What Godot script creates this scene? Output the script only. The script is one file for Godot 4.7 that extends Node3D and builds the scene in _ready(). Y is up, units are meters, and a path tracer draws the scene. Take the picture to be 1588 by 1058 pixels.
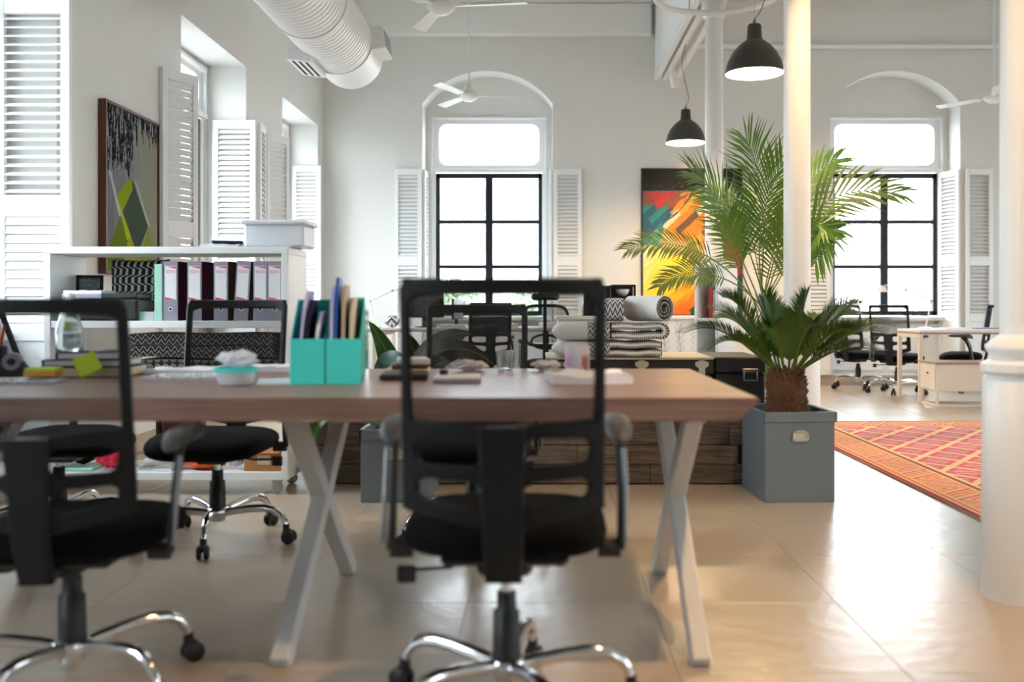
extends Node3D

# ---------------------------------------------------------------- mesh builder
class B:
	var v := PackedVector3Array()
	var n := PackedVector3Array()
	var u := PackedVector2Array()
	var xf := Transform3D()

	func vert(p: Vector3, nn: Vector3, uv := Vector2.ZERO) -> void:
		v.append(xf * p)
		n.append((xf.basis * nn).normalized())
		u.append(uv)

	# corners counter-clockwise as seen from outside
	func tri(a: Vector3, b: Vector3, c: Vector3) -> void:
		var nn := (b - a).cross(c - a).normalized()
		vert(a, nn); vert(c, nn); vert(b, nn)

	func quad(a: Vector3, b: Vector3, c: Vector3, d: Vector3, r := Rect2(0, 0, 1, 1)) -> void:
		var nn := (c - a).cross(d - b).normalized()
		var ua := Vector2(r.position.x, r.end.y)
		var ub := r.end
		var uc := Vector2(r.end.x, r.position.y)
		var ud := r.position
		vert(a, nn, ua); vert(c, nn, uc); vert(b, nn, ub)
		vert(a, nn, ua); vert(d, nn, ud); vert(c, nn, uc)

	func squad(a: Vector3, b: Vector3, c: Vector3, d: Vector3, na: Vector3, nb: Vector3, nc: Vector3, nd: Vector3, ua := Vector2.ZERO, ub := Vector2.ZERO, uc := Vector2.ZERO, ud := Vector2.ZERO) -> void:
		vert(a, na, ua); vert(c, nc, uc); vert(b, nb, ub)
		vert(a, na, ua); vert(d, nd, ud); vert(c, nc, uc)

	func box(c: Vector3, s: Vector3, bev := 0.003, t := Transform3D()) -> B:
		var keep := xf
		xf = xf * t
		var h := s / 2.0
		var e := minf(bev, minf(h.x, minf(h.y, h.z)) * 0.9)
		var ax := [Vector3.RIGHT, Vector3.UP, Vector3.BACK]
		for k in 3:
			var w: Vector3 = ax[k]
			var p: Vector3 = ax[(k + 1) % 3]
			var q: Vector3 = ax[(k + 2) % 3]
			var hw := h[k]
			var hp := h[(k + 1) % 3]
			var hq := h[(k + 2) % 3]
			for sg in [1.0, -1.0]:
				var o: Vector3 = c + w * hw * sg
				var pp: Vector3 = p * (hp - e)
				var qq: Vector3 = q * (hq - e)
				if sg > 0:
					quad(o - pp - qq, o + pp - qq, o + pp + qq, o - pp + qq)
				else:
					quad(o - pp - qq, o - pp + qq, o + pp + qq, o + pp - qq)
			if e > 0.0:
				for sp in [1.0, -1.0]:
					for sq in [1.0, -1.0]:
						# edge along w between faces p and q
						var a1: Vector3 = c + p * sp * hp + q * sq * (hq - e)
						var a2: Vector3 = c + p * sp * (hp - e) + q * sq * hq
						var ww: Vector3 = w * (hw - e)
						if sp * sq > 0:
							quad(a1 - ww, a2 - ww, a2 + ww, a1 + ww)
						else:
							quad(a1 - ww, a1 + ww, a2 + ww, a2 - ww)
						n_fix(6, p * sp + q * sq)
		if e > 0.0:
			for sx in [1.0, -1.0]:
				for sy in [1.0, -1.0]:
					for sz in [1.0, -1.0]:
						var px := c + Vector3(sx * h.x, sy * (h.y - e), sz * (h.z - e))
						var py := c + Vector3(sx * (h.x - e), sy * h.y, sz * (h.z - e))
						var pz := c + Vector3(sx * (h.x - e), sy * (h.y - e), sz * h.z)
						if sx * sy * sz > 0:
							tri(px, py, pz)
						else:
							tri(px, pz, py)
		xf = keep
		return self

	# make sure the last faces look along a direction
	func n_fix(count: int, dir: Vector3) -> void:
		var d := (xf.basis * dir).normalized()
		for i in range(n.size() - count, n.size(), 3):
			if n[i].dot(d) < 0.0:
				for k in 3:
					n[i + k] = -n[i + k]
				var s := v[i + 1]
				v[i + 1] = v[i + 2]
				v[i + 2] = s

	# profile points (radius, height) running upwards on the outside
	func lathe(prof: Array, seg := 24, t := Transform3D(), vr := Vector2(0, 1)) -> B:
		var keep := xf
		xf = xf * t
		var m := prof.size()
		var sn := []
		for i in m - 1:
			var d: Vector2 = prof[i + 1] - prof[i]
			sn.append(Vector2(d.y, -d.x).normalized())
		for i in m - 1:
			var n0: Vector2 = sn[i]
			var n1: Vector2 = sn[i]
			if i > 0 and n0.dot(sn[i - 1]) > 0.6:
				n0 = (n0 + sn[i - 1]).normalized()
			if i < m - 2 and n1.dot(sn[i + 1]) > 0.6:
				n1 = (n1 + sn[i + 1]).normalized()
			var a: Vector2 = prof[i]
			var b: Vector2 = prof[i + 1]
			for k in seg:
				var t0 := TAU * k / seg
				var t1 := TAU * (k + 1) / seg
				var c0 := Vector3(cos(t0), 0, -sin(t0))
				var c1 := Vector3(cos(t1), 0, -sin(t1))
				var u0 := float(k) / seg
				var u1 := float(k + 1) / seg
				var v0 := 1.0 - lerpf(vr.x, vr.y, float(i) / (m - 1))
				var v1 := 1.0 - lerpf(vr.x, vr.y, float(i + 1) / (m - 1))
				squad(c0 * a.x + Vector3.UP * a.y, c1 * a.x + Vector3.UP * a.y, c1 * b.x + Vector3.UP * b.y, c0 * b.x + Vector3.UP * b.y,
					c0 * n0.x + Vector3.UP * n0.y, c1 * n0.x + Vector3.UP * n0.y, c1 * n1.x + Vector3.UP * n1.y, c0 * n1.x + Vector3.UP * n1.y,
					Vector2(u0, v0), Vector2(u1, v0), Vector2(u1, v1), Vector2(u0, v1))
		xf = keep
		return self

	func tube(pts: Array, r, seg := 10, flat := 1.0) -> B:
		var m := pts.size()
		var frames := []
		var up := Vector3.UP
		for i in m:
			var tg: Vector3 = (pts[mini(i + 1, m - 1)] - pts[maxi(i - 1, 0)]).normalized()
			if i == 0 and absf(tg.dot(up)) > 0.95:
				up = Vector3.RIGHT
			var sd := tg.cross(up).normalized()
			up = sd.cross(tg).normalized()
			frames.append([sd, up])
		for i in m - 1:
			var ra: float = r[i] if r is Array else r
			var rb: float = r[i + 1] if r is Array else r
			for k in seg:
				var t0 := TAU * k / seg
				var t1 := TAU * (k + 1) / seg
				var a0: Vector3 = frames[i][0] * cos(t0) + frames[i][1] * sin(t0) * flat
				var a1: Vector3 = frames[i][0] * cos(t1) + frames[i][1] * sin(t1) * flat
				var b0: Vector3 = frames[i + 1][0] * cos(t0) + frames[i + 1][1] * sin(t0) * flat
				var b1: Vector3 = frames[i + 1][0] * cos(t1) + frames[i + 1][1] * sin(t1) * flat
				squad(pts[i] + a0 * ra, pts[i + 1] + b0 * rb, pts[i + 1] + b1 * rb, pts[i] + a1 * ra, a0, b0, b1, a1)
				n_fix_s(6, [a0, b0, b1, a1])
		for e in [0, m - 1]:
			var re: float = r[e] if r is Array else r
			var nn: Vector3 = ((pts[0] - pts[1]) if e == 0 else (pts[m - 1] - pts[m - 2])).normalized()
			for k in seg:
				var t0 := TAU * k / seg
				var t1 := TAU * (k + 1) / seg
				tri(pts[e], pts[e] + (frames[e][0] * cos(t0) + frames[e][1] * sin(t0) * flat) * re, pts[e] + (frames[e][0] * cos(t1) + frames[e][1] * sin(t1) * flat) * re)
				n_fix(3, nn)
		return self

	# keep smooth normals, turn the winding to agree with them
	func n_fix_s(count: int, _q: Array) -> void:
		for i in range(v.size() - count, v.size(), 3):
			var g := (v[i + 2] - v[i]).cross(v[i + 1] - v[i])
			if g.dot(n[i] + n[i + 1] + n[i + 2]) < 0.0:
				var s := v[i + 1]
				v[i + 1] = v[i + 2]
				v[i + 2] = s
				s = n[i + 1]
				n[i + 1] = n[i + 2]
				n[i + 2] = s
				var w := u[i + 1]
				u[i + 1] = u[i + 2]
				u[i + 2] = w

	# outline in x y, counter-clockwise, solid from z0 to z1
	func prism(poly: PackedVector2Array, z0: float, z1: float, t := Transform3D()) -> B:
		var keep := xf
		xf = xf * t
		var ids := Geometry2D.triangulate_polygon(poly)
		for i in range(0, ids.size(), 3):
			var a := poly[ids[i]]
			var b := poly[ids[i + 1]]
			var c := poly[ids[i + 2]]
			tri(Vector3(a.x, a.y, z1), Vector3(b.x, b.y, z1), Vector3(c.x, c.y, z1))
			n_fix(3, Vector3(0, 0, z1 - z0))
			tri(Vector3(a.x, a.y, z0), Vector3(c.x, c.y, z0), Vector3(b.x, b.y, z0))
			n_fix(3, Vector3(0, 0, z0 - z1))
		var m := poly.size()
		var cw := Geometry2D.is_polygon_clockwise(poly)
		for i in m:
			var a := poly[i]
			var b := poly[(i + 1) % m]
			quad(Vector3(a.x, a.y, z0), Vector3(b.x, b.y, z0), Vector3(b.x, b.y, z1), Vector3(a.x, a.y, z1))
			var o := Vector3(b.y - a.y, a.x - b.x, 0)
			n_fix(6, -o if cw else o)
		xf = keep
		return self

	func bar(a: Vector3, b: Vector3, w: float, h: float, side := Vector3.RIGHT, bev := 0.003) -> B:
		var y := (b - a).normalized()
		var z := side.cross(y).normalized()
		var x := y.cross(z).normalized()
		box(Vector3.ZERO, Vector3(w, (b - a).length(), h), bev, Transform3D(Basis(x, y, z), (a + b) / 2.0))
		return self

	# smooth surface from f(u, v); uv runs 0..1 times k
	func grid(nu: int, nv: int, f: Callable, flip := false, k := Vector2.ONE) -> B:
		var p := []
		for j in nv + 1:
			for i in nu + 1:
				p.append(f.call(float(i) / nu, float(j) / nv))
		var nn := []
		for j in nv + 1:
			for i in nu + 1:
				var du: Vector3 = p[j * (nu + 1) + mini(i + 1, nu)] - p[j * (nu + 1) + maxi(i - 1, 0)]
				var dv: Vector3 = p[mini(j + 1, nv) * (nu + 1) + i] - p[maxi(j - 1, 0) * (nu + 1) + i]
				var c := du.cross(dv)
				nn.append((-c if flip else c).normalized() if c.length() > 1e-12 else Vector3.UP)
		for j in nv:
			for i in nu:
				var a := j * (nu + 1) + i
				var b := a + 1
				var d := a + nu + 1
				var c := d + 1
				var ua := Vector2(float(i) / nu, float(j) / nv) * k
				var uc := Vector2(float(i + 1) / nu, float(j + 1) / nv) * k
				if flip:
					squad(p[a], p[d], p[c], p[b], nn[a], nn[d], nn[c], nn[b], ua, Vector2(ua.x, uc.y), uc, Vector2(uc.x, ua.y))
				else:
					squad(p[a], p[b], p[c], p[d], nn[a], nn[b], nn[c], nn[d], ua, Vector2(uc.x, ua.y), uc, Vector2(ua.x, uc.y))
		return self

	# a slab that follows a curved mid surface: lo(t), hi(t) are its two long edges
	func strip(m: int, lo: Callable, hi: Callable, th: float, face: Vector3) -> B:
		var L := []
		var H := []
		for i in m + 1:
			L.append(lo.call(float(i) / m))
			H.append(hi.call(float(i) / m))
		var N := []
		for i in m + 1:
			var tg: Vector3 = (L[mini(i + 1, m)] + H[mini(i + 1, m)] - L[maxi(i - 1, 0)] - H[maxi(i - 1, 0)])
			var c: Vector3 = tg.cross(H[i] - L[i]).normalized()
			N.append(c if c.dot(face) > 0 else -c)
		for i in m:
			var o0: Vector3 = N[i] * th / 2
			var o1: Vector3 = N[i + 1] * th / 2
			var e := th * 0.3
			var i0: Vector3 = (H[i] - L[i]).normalized() * e
			var i1: Vector3 = (H[i + 1] - L[i + 1]).normalized() * e
			squad(L[i] + o0 + i0, L[i + 1] + o1 + i1, H[i + 1] + o1 - i1, H[i] + o0 - i0, N[i], N[i + 1], N[i + 1], N[i])
			n_fix_s(6, [])
			squad(L[i] - o0 + i0, L[i + 1] - o1 + i1, H[i + 1] - o1 - i1, H[i] - o0 - i0, -N[i], -N[i + 1], -N[i + 1], -N[i])
			n_fix_s(6, [])
			for s in [[L, -1.0], [H, 1.0]]:
				var a: Vector3 = s[0][i]
				var b: Vector3 = s[0][i + 1]
				var w0: Vector3 = i0 * s[1]
				var w1: Vector3 = i1 * s[1]
				var q: Vector3 = w0.normalized()
				squad(a + o0 - w0, b + o1 - w1, b, a, N[i], N[i + 1], q, q)
				n_fix_s(6, [])
				squad(a - o0 - w0, b - o1 - w1, b, a, -N[i], -N[i + 1], q, q)
				n_fix_s(6, [])
		for i in [0, m]:
			var o: Vector3 = N[i] * th / 2
			quad(L[i] + o, H[i] + o, H[i] - o, L[i] - o)
			n_fix(6, (L[0] - L[1]) if i == 0 else (L[m] - L[m - 1]))
		return self

	func mesh() -> ArrayMesh:
		var a := []
		a.resize(Mesh.ARRAY_MAX)
		a[Mesh.ARRAY_VERTEX] = v
		a[Mesh.ARRAY_NORMAL] = n
		a[Mesh.ARRAY_TEX_UV] = u
		var m := ArrayMesh.new()
		m.add_surface_from_arrays(Mesh.PRIMITIVE_TRIANGLES, a)
		return m

# ---------------------------------------------------------------- scene helpers
var M := {}
var CM := {}
var rng := RandomNumberGenerator.new()

func W(px: float, py: float, d: float) -> Vector3:   # photo measurement at a known distance -> metres
	return Vector3((px - 838.0) * d / 1500.0, 1.0 + (474.0 - py) * d / 1500.0, -d)

func tag(o: Node3D, label: String, category: String, group := "") -> Node3D:
	o.set_meta("label", label)
	o.set_meta("category", category)
	if group: o.set_meta("group", group)
	return o

func numbered(called: String, parent: Node) -> String:
	var nm := called
	var k := 0
	while parent.has_node(NodePath(nm)):
		k += 1
		nm = "%s_%03d" % [called, k]
	return nm

func thing(called: String, label: String, category: String, at := Vector3.ZERO, yaw := 0.0, group := "") -> Node3D:
	var o := Node3D.new()
	o.name = numbered(called, self)
	add_child(o, true)
	o.position = at
	o.rotation.y = yaw
	return tag(o, label, category, group)

func part(called: String, b, m: Material, parent: Node, t := Transform3D(), label := "") -> MeshInstance3D:
	var o := MeshInstance3D.new()
	o.mesh = b.mesh() if b is B else b
	o.material_override = m
	o.name = called
	if parent.has_node(NodePath(called)):
		o.name = numbered(called, parent)
	parent.add_child(o, true)
	o.transform = t
	if label: o.set_meta("label", label)
	return o

func solo(called: String, b, m: Material, label: String, category: String, group := "", at := Vector3.ZERO, yaw := 0.0) -> MeshInstance3D:
	var o := part(called, b, m, self, Transform3D(Basis(Vector3.UP, yaw), at))
	tag(o, label, category, group)
	return o

func struct(called: String, b, m: Material) -> MeshInstance3D:
	var o := part(called, b, m, self)
	o.set_meta("kind", "structure")
	return o

func struct_node(called: String, t := Transform3D()) -> Node3D:
	var o := Node3D.new()
	o.name = numbered(called, self)
	add_child(o, true)
	o.transform = t
	o.set_meta("kind", "structure")
	return o

func mat(key: String, c: Color, rough := 0.6, metal := 0.0, spec := 0.5) -> StandardMaterial3D:
	var m := StandardMaterial3D.new()
	m.albedo_color = c
	m.roughness = rough
	m.metallic = metal
	m.metallic_specular = spec
	m.resource_name = key
	m.cull_mode = BaseMaterial3D.CULL_DISABLED
	M[key] = m
	return m

func picture(w: int, h: int, f: Callable) -> ImageTexture:
	var im := Image.create(w, h, false, Image.FORMAT_RGB8)
	for y in h:
		for x in w:
			im.set_pixel(x, y, f.call((x + 0.5) / w, (y + 0.5) / h))
	return ImageTexture.create_from_image(im)

func noise(seed_: int, freq: float, oct := 3) -> FastNoiseLite:
	var f := FastNoiseLite.new()
	f.seed = seed_
	f.frequency = freq
	f.noise_type = FastNoiseLite.TYPE_SIMPLEX_SMOOTH
	f.fractal_octaves = oct
	return f

func bumps(seed_: int, freq: float, strength: float, size := 512) -> NoiseTexture2D:
	var t := NoiseTexture2D.new()
	t.width = size
	t.height = size
	t.seamless = true
	t.as_normal_map = true
	t.bump_strength = strength
	t.noise = noise(seed_, freq, 4)
	return t

func relief(m: StandardMaterial3D, t: Texture2D, scale: float, amount: float, world := true) -> void:
	m.normal_enabled = true
	m.normal_texture = t
	m.normal_scale = amount
	m.uv1_triplanar = true
	m.uv1_world_triplanar = world
	m.uv1_scale = Vector3.ONE * scale

func wood_tex(seed_: int, dark: Color, light: Color, along := 2.0, across := 26.0, w := 384) -> ImageTexture:
	var a := noise(seed_, 1.0, 4)
	var b := noise(seed_ + 5, 1.0, 2)
	return picture(w, w, func(x, y):
		var c := cos(TAU * x); var s := sin(TAU * x)      # seamless along the grain
		var wv := b.get_noise_3d(c * 0.3, s * 0.3, y * 3.0) * 0.35
		var g := a.get_noise_3d(c * along * 0.25, s * along * 0.25, (y + wv * 0.1) * across) * 0.5 + 0.5
		var k := b.get_noise_3d(c * 0.8, s * 0.8, y * 7.0) * 0.5 + 0.5
		return dark.lerp(light, clampf(g * 0.75 + k * 0.35 - 0.05, 0.0, 1.0)))

# ---------------------------------------------------------------- materials
func materials() -> void:
	var fine := bumps(3, 0.02, 6.0)
	var slab := bumps(8, 0.012, 10.0)
	var cloth := bumps(21, 0.2, 8.0, 256)
	relief(mat("plaster", Color(0.885, 0.88, 0.862), 0.85), fine, 1.2, 0.07)
	mat("ceiling_paint", Color(0.93, 0.93, 0.92), 0.85)
	mat("white_paint", Color(0.93, 0.935, 0.935), 0.42)
	mat("white_metal", Color(0.90, 0.90, 0.89), 0.38)
	mat("duct_white", Color(0.92, 0.92, 0.92), 0.4)
	mat("slot_black", Color(0.06, 0.065, 0.07), 0.7)
	mat("window_navy", Color(0.075, 0.09, 0.13), 0.4)
	var gl := mat("pane_glass", Color(1, 1, 1, 0.04), 0.02)
	gl.transparency = BaseMaterial3D.TRANSPARENCY_ALPHA
	var t: StandardMaterial3D
	for k in 3:
		var c: Color = [Color(0.705, 0.64, 0.56), Color(0.69, 0.63, 0.555), Color(0.72, 0.65, 0.57)][k]
		t = mat("floor_slab_%d" % k, c, 0.33, 0.0, 0.72)
		relief(t, slab, 1.6, 0.08)
		t.roughness = 0.29
	mat("grout", Color(0.66, 0.60, 0.525), 0.6)
	mat("skirting", Color(0.68, 0.62, 0.56), 0.6)
	mat("outside_ground", Color(0.50, 0.51, 0.51), 0.9)
	# furniture
	t = mat("table_wood", Color.WHITE, 0.36)
	t.albedo_texture = wood_tex(11, Color(0.40, 0.285, 0.24), Color(0.68, 0.535, 0.47), 2.0, 30.0)
	t.uv1_triplanar = true; t.uv1_scale = Vector3(0.5, 1.4, 1.4)
	t = mat("grey_plank", Color.WHITE, 0.75)
	t.albedo_texture = wood_tex(33, Color(0.19, 0.16, 0.14), Color(0.58, 0.51, 0.46), 3.0, 22.0)
	t.uv1_triplanar = true; t.uv1_scale = Vector3(0.8, 2.2, 2.2)
	t = mat("red_wood", Color.WHITE, 0.6)
	t.albedo_texture = wood_tex(51, Color(0.26, 0.10, 0.05), Color(0.46, 0.22, 0.12), 2.0, 20.0, 128)
	t.uv1_triplanar = true; t.uv1_scale = Vector3(1.0, 3.0, 3.0)
	mat("trestle_paint", Color(0.80, 0.79, 0.78), 0.45)
	relief(mat("black_plastic", Color(0.06, 0.064, 0.07), 0.5), fine, 6.0, 0.15, false)
	mat("black_frame", Color(0.04, 0.048, 0.06), 0.5, 0.0, 0.4)
	relief(mat("seat_fabric", Color(0.022, 0.024, 0.028), 0.95, 0.0, 0.3), cloth, 5.0, 0.7, false)
	mat("arm_pad", Color(0.23, 0.23, 0.24), 0.5)
	mat("chrome", Color(0.86, 0.86, 0.87), 0.10, 1.0)
	mat("steel", Color(0.50, 0.50, 0.51), 0.35, 1.0)
	var mesh := mat("back_mesh", Color(0.035, 0.04, 0.045, 0.26), 0.9)
	mesh.transparency = BaseMaterial3D.TRANSPARENCY_ALPHA
	mesh = mat("back_mesh_dense", Color(0.05, 0.055, 0.06, 0.8), 0.9)
	mesh.transparency = BaseMaterial3D.TRANSPARENCY_ALPHA
	mat("wheel_rubber", Color(0.035, 0.035, 0.038), 0.5)
	mat("planter_grey", Color(0.42, 0.455, 0.475), 0.4)
	mat("trunk_black", Color(0.105, 0.105, 0.11), 0.55)
	mat("trunk_top", Color(0.80, 0.75, 0.66), 0.5)
	mat("brass_dull", Color(0.76, 0.74, 0.67), 0.4, 0.55)
	mat("soil", Color(0.16, 0.12, 0.09), 0.95)
	t = mat("cycad_bark", Color(0.36, 0.235, 0.155), 0.9)
	relief(t, fine, 9.0, 1.2, false)
	mat("bark_scale", Color(0.42, 0.29, 0.20), 0.9)
	t = mat("cycad_leaf", Color(0.24, 0.37, 0.07), 0.42)
	t.backlight = Color(0.12, 0.20, 0.03)
	mat("cycad_rachis", Color(0.36, 0.42, 0.12), 0.5)
	t = mat("palm_leaf", Color(0.34, 0.50, 0.15), 0.45)
	t.backlight = Color(0.28, 0.45, 0.10)
	t = mat("palm_leaf_dark", Color(0.24, 0.39, 0.13), 0.45)
	t.backlight = Color(0.12, 0.25, 0.06)
	t = mat("palm_leaf_yellow", Color(0.36, 0.45, 0.16), 0.5)
	t.backlight = Color(0.4, 0.45, 0.12)
	mat("palm_stem", Color(0.46, 0.52, 0.26), 0.5)
	t = mat("leaf_green", Color(0.14, 0.36, 0.07), 0.4)
	t.backlight = Color(0.14, 0.36, 0.05)
	mat("leaf_blue", Color(0.22, 0.32, 0.31), 0.4)
	mat("leaf_brown", Color(0.20, 0.145, 0.10), 0.55)
	mat("leaf_olive", Color(0.25, 0.25, 0.14), 0.55)
	t = mat("tree_leaf", Color(0.66, 0.72, 0.60), 0.6)
	t.backlight = Color(0.7, 0.75, 0.6)
	mat("tree_bark", Color(0.33, 0.27, 0.22), 0.9)
	# lamps
	mat("lamp_grey", Color(0.20, 0.195, 0.175), 0.45)
	mat("lamp_white", Color(0.95, 0.94, 0.92), 0.5)
	var e := mat("bulb_glow", Color(1, 0.95, 0.85), 0.4)
	e.emission_enabled = true
	e.emission = Color(1.0, 0.90, 0.74)
	e.emission_energy_multiplier = 6.0
	mat("cable_red", Color(0.72, 0.36, 0.24), 0.6)
	mat("cable_grey", Color(0.72, 0.72, 0.71), 0.5)
	# small things
	mat("teal_card", Color(0.27, 0.85, 0.81), 0.5)
	mat("teal_dark", Color(0.10, 0.64, 0.63), 0.6)
	mat("paper", Color(0.90, 0.90, 0.92), 0.7)
	mat("paper_lilac", Color(0.80, 0.78, 0.90), 0.7)
	mat("paper_cream", Color(0.86, 0.80, 0.70), 0.7)
	mat("navy_card", Color(0.05, 0.08, 0.24), 0.5)
	mat("blue_card", Color(0.16, 0.36, 0.66), 0.5)
	mat("kraft_card", Color(0.76, 0.68, 0.57), 0.7)
	mat("cardboard", Color(0.70, 0.48, 0.28), 0.8)
	mat("mint_card", Color(0.66, 0.87, 0.80), 0.5)
	mat("binder_grey", Color(0.58, 0.58, 0.63), 0.45)
	mat("binder_purple", Color(0.33, 0.04, 0.20), 0.95, 0.0, 0.15)
	mat("binder_brown", Color(0.36, 0.26, 0.22), 0.95, 0.0, 0.15)
	mat("label_pink", Color(0.86, 0.22, 0.42), 0.6)
	mat("sticky_yellow", Color(0.80, 0.87, 0.12), 0.6)
	mat("sticky_orange", Color(0.93, 0.62, 0.16), 0.6)
	mat("red_plastic", Color(0.80, 0.07, 0.12), 0.4)
	mat("purple_plastic", Color(0.35, 0.15, 0.50), 0.4)
	mat("yellow_plastic", Color(0.90, 0.72, 0.10), 0.4)
	mat("dark_green", Color(0.07, 0.14, 0.12), 0.5)
	mat("pink_bag", Color(0.84, 0.10, 0.26), 0.5)
	mat("orange_bag", Color(0.88, 0.36, 0.06), 0.5)
	mat("white_ceramic", Color(0.90, 0.90, 0.92), 0.25)
	mat("desk_cream", Color(0.88, 0.82, 0.76), 0.5)
	mat("desk_wood", Color(0.66, 0.54, 0.45), 0.5)
	mat("rug_back", Color(0.60, 0.53, 0.48), 0.95)
	mat("screen_black", Color(0.03, 0.03, 0.035), 0.25)
	mat("cover_green", Color(0.20, 0.27, 0.22), 0.6)
	mat("cover_maroon", Color(0.36, 0.20, 0.20), 0.6)
	mat("cover_violet", Color(0.30, 0.25, 0.47), 0.6)
	var g := mat("clear_glass", Color(0.96, 0.98, 0.98, 0.06), 0.03)
	g.refraction_enabled = true
	g.refraction_scale = 0.05
	g = mat("green_acrylic", Color(0.20, 0.70, 0.58, 0.55), 0.12)
	g.transparency = BaseMaterial3D.TRANSPARENCY_ALPHA
	g = mat("milky_plastic", Color(0.93, 0.94, 0.96, 0.75), 0.4)
	g.transparency = BaseMaterial3D.TRANSPARENCY_ALPHA
	t = mat("picture_frame", Color(0.32, 0.14, 0.075), 0.5)
	# printed cloths and pictures
	t = mat("blanket_knit", Color.WHITE, 0.95)
	t.albedo_texture = picture(64, 64, func(x, y):
		var w := absf(fposmod(x * 4.0, 1.0) - 0.5) * 2.0
		var s := fposmod(y * 4.0 + w * 0.9, 1.0)
		return Color(0.24, 0.255, 0.29) if s < 0.42 else Color(0.88, 0.87, 0.85))
	t = mat("blanket_edge", Color.WHITE, 0.95)
	t.albedo_texture = picture(32, 32, func(x, y): return Color(0.25, 0.26, 0.29) if fposmod(x * 4.0 + absf(y - 0.5) * 0.5, 1.0) < 0.45 else Color(0.80, 0.77, 0.71))
	mat("blanket_white", Color(0.95, 0.945, 0.935), 0.95)
	t = mat("rug_zigzag", Color.WHITE, 0.95)
	t.albedo_texture = picture(64, 64, func(x, y):
		var w := absf(fposmod(x * 2.0, 1.0) - 0.5) * 2.0
		var s := fposmod(y * 3.0 + w * 1.1, 1.0)
		return Color(0.52, 0.50, 0.47) if s < 0.33 else Color(0.085, 0.08, 0.08))
	t = mat("rug_meander", Color.WHITE, 0.95)
	t.albedo_texture = picture(96, 96, func(x, y):
		var q := Vector2(fposmod(x * 2.0, 1.0) - 0.5, fposmod(y * 2.0, 1.0) - 0.5)
		var r := q.length() * 9.0
		var a := q.angle() / TAU
		var s := fposmod(r * 0.5 - a, 1.0)
		return Color(0.60, 0.58, 0.54) if s < 0.42 and r < 4.0 else Color(0.06, 0.06, 0.065))
	t = mat("cushion_print", Color.WHITE, 0.9)
	t.albedo_texture = picture(192, 192, func(x, y):
		# bands that double back on themselves like a chain of S shapes
		var sw := sin(TAU * y * 3.5)
		var q := fposmod(x * 4.5 + 0.25 * clampf(sw * 2.0, -1.0, 1.0), 1.0)
		var band := minf(absf(q - 0.25), absf(q - 0.75))
		return Color(0.64, 0.63, 0.60) if band < 0.10 else Color(0.02, 0.022, 0.035))
	t = mat("rug_print", Color.WHITE, 0.95)
	t.albedo_texture = picture(360, 720, rug_color)
	t = mat("painting_bright", Color.WHITE, 0.55)
	t.albedo_texture = picture(200, 300, bright_painting)
	t = mat("painting_grey", Color(0.92, 0.92, 0.92), 0.95, 0.0, 0.2)
	t.albedo_texture = picture(160, 280, grey_painting)
	t = mat("mug_print", Color.WHITE, 0.3)
	t.albedo_texture = picture(96, 32, func(x, y):
		var d := Vector2((x - 0.60) * 3.6, (y - 0.585) * 6.0).length()
		var q := Vector2((x - 0.86) * 4.2, (y - 0.60) * 6.0).length()
		if d < 0.26: return Color(0.86, 0.55, 0.75).lerp(Color(0.9, 0.9, 0.92), d * 2.4)
		if q < 0.26: return Color(0.72, 0.45, 0.36)
		return Color(0.88, 0.88, 0.91))
	t = mat("framed_print", Color.WHITE, 0.3)
	var fn := noise(77, 5.0)
	t.albedo_texture = picture(48, 72, func(x, y): return Color(0.30, 0.36, 0.36).lerp(Color(0.52, 0.57, 0.56), clampf(fn.get_noise_2d(x, y * 2.0) + 0.5, 0, 1)))
	t = mat("newsprint", Color.WHITE, 0.7)
	t.albedo_texture = picture(64, 64, func(x, y): return Color(0.86, 0.86, 0.88) if fn.get_noise_2d(x * 3.0, floorf(y * 12.0)) > -0.12 else Color(0.35, 0.35, 0.40))

var rough_tex: NoiseTexture2D

func rug_color(x: float, y: float) -> Color:
	var red := Color(0.77, 0.35, 0.36)
	var ochre := Color(0.86, 0.68, 0.47)
	var cream := Color(0.84, 0.74, 0.57)
	var bx := minf(x, 1.0 - x) * 1.9      # metres from the long edges
	var by := minf(y, 1.0 - y) * 4.6
	var e := minf(bx, by)
	if e < 0.025: return Color(0.60, 0.16, 0.17)
	if e < 0.045: return ochre
	if e < 0.065: return red
	if e < 0.30:
		var al := y * 4.6 if bx < by else x * 1.9
		if e < 0.085 or e > 0.28: return ochre
		var k := fposmod(al, 0.30) / 0.30
		var q := (e - 0.085) / 0.195
		var m := fposmod(k * 2.0 + q * (1.0 if fposmod(floorf(al / 0.30), 2.0) < 1.0 else -1.0), 1.0)
		return red if m < 0.16 or (m > 0.32 and m < 0.44) or (m > 0.62 and m < 0.72) else ochre
	if e < 0.325: return Color(0.50, 0.22, 0.12)
	if e < 0.36: return cream
	var u := x * 1.9 / 0.32
	var v := y * 4.6 / 0.42
	var a := fposmod(u + v, 1.0)
	var b := fposmod(u - v, 1.0)
	var da := minf(a, 1.0 - a)
	var db := minf(b, 1.0 - b)
	var d := minf(da, db)
	if d < 0.085: return cream
	var st := fposmod(y * 4.6 / 0.055, 1.0)
	var row := sin(floorf(y * 4.6 / 0.055) * 12.9) * 0.5 + 0.5
	if d > 0.22 and st < 0.55: return Color(0.68, 0.64, 0.66).lerp(Color(0.80, 0.60, 0.60), row)
	return Color(0.80, 0.36, 0.41) if st < 0.6 else Color(0.72, 0.24, 0.31).lerp(Color(0.78, 0.45, 0.42), row * 0.5)

var n1 := noise(5, 1.0)
var n2 := noise(9, 1.0)

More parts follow.
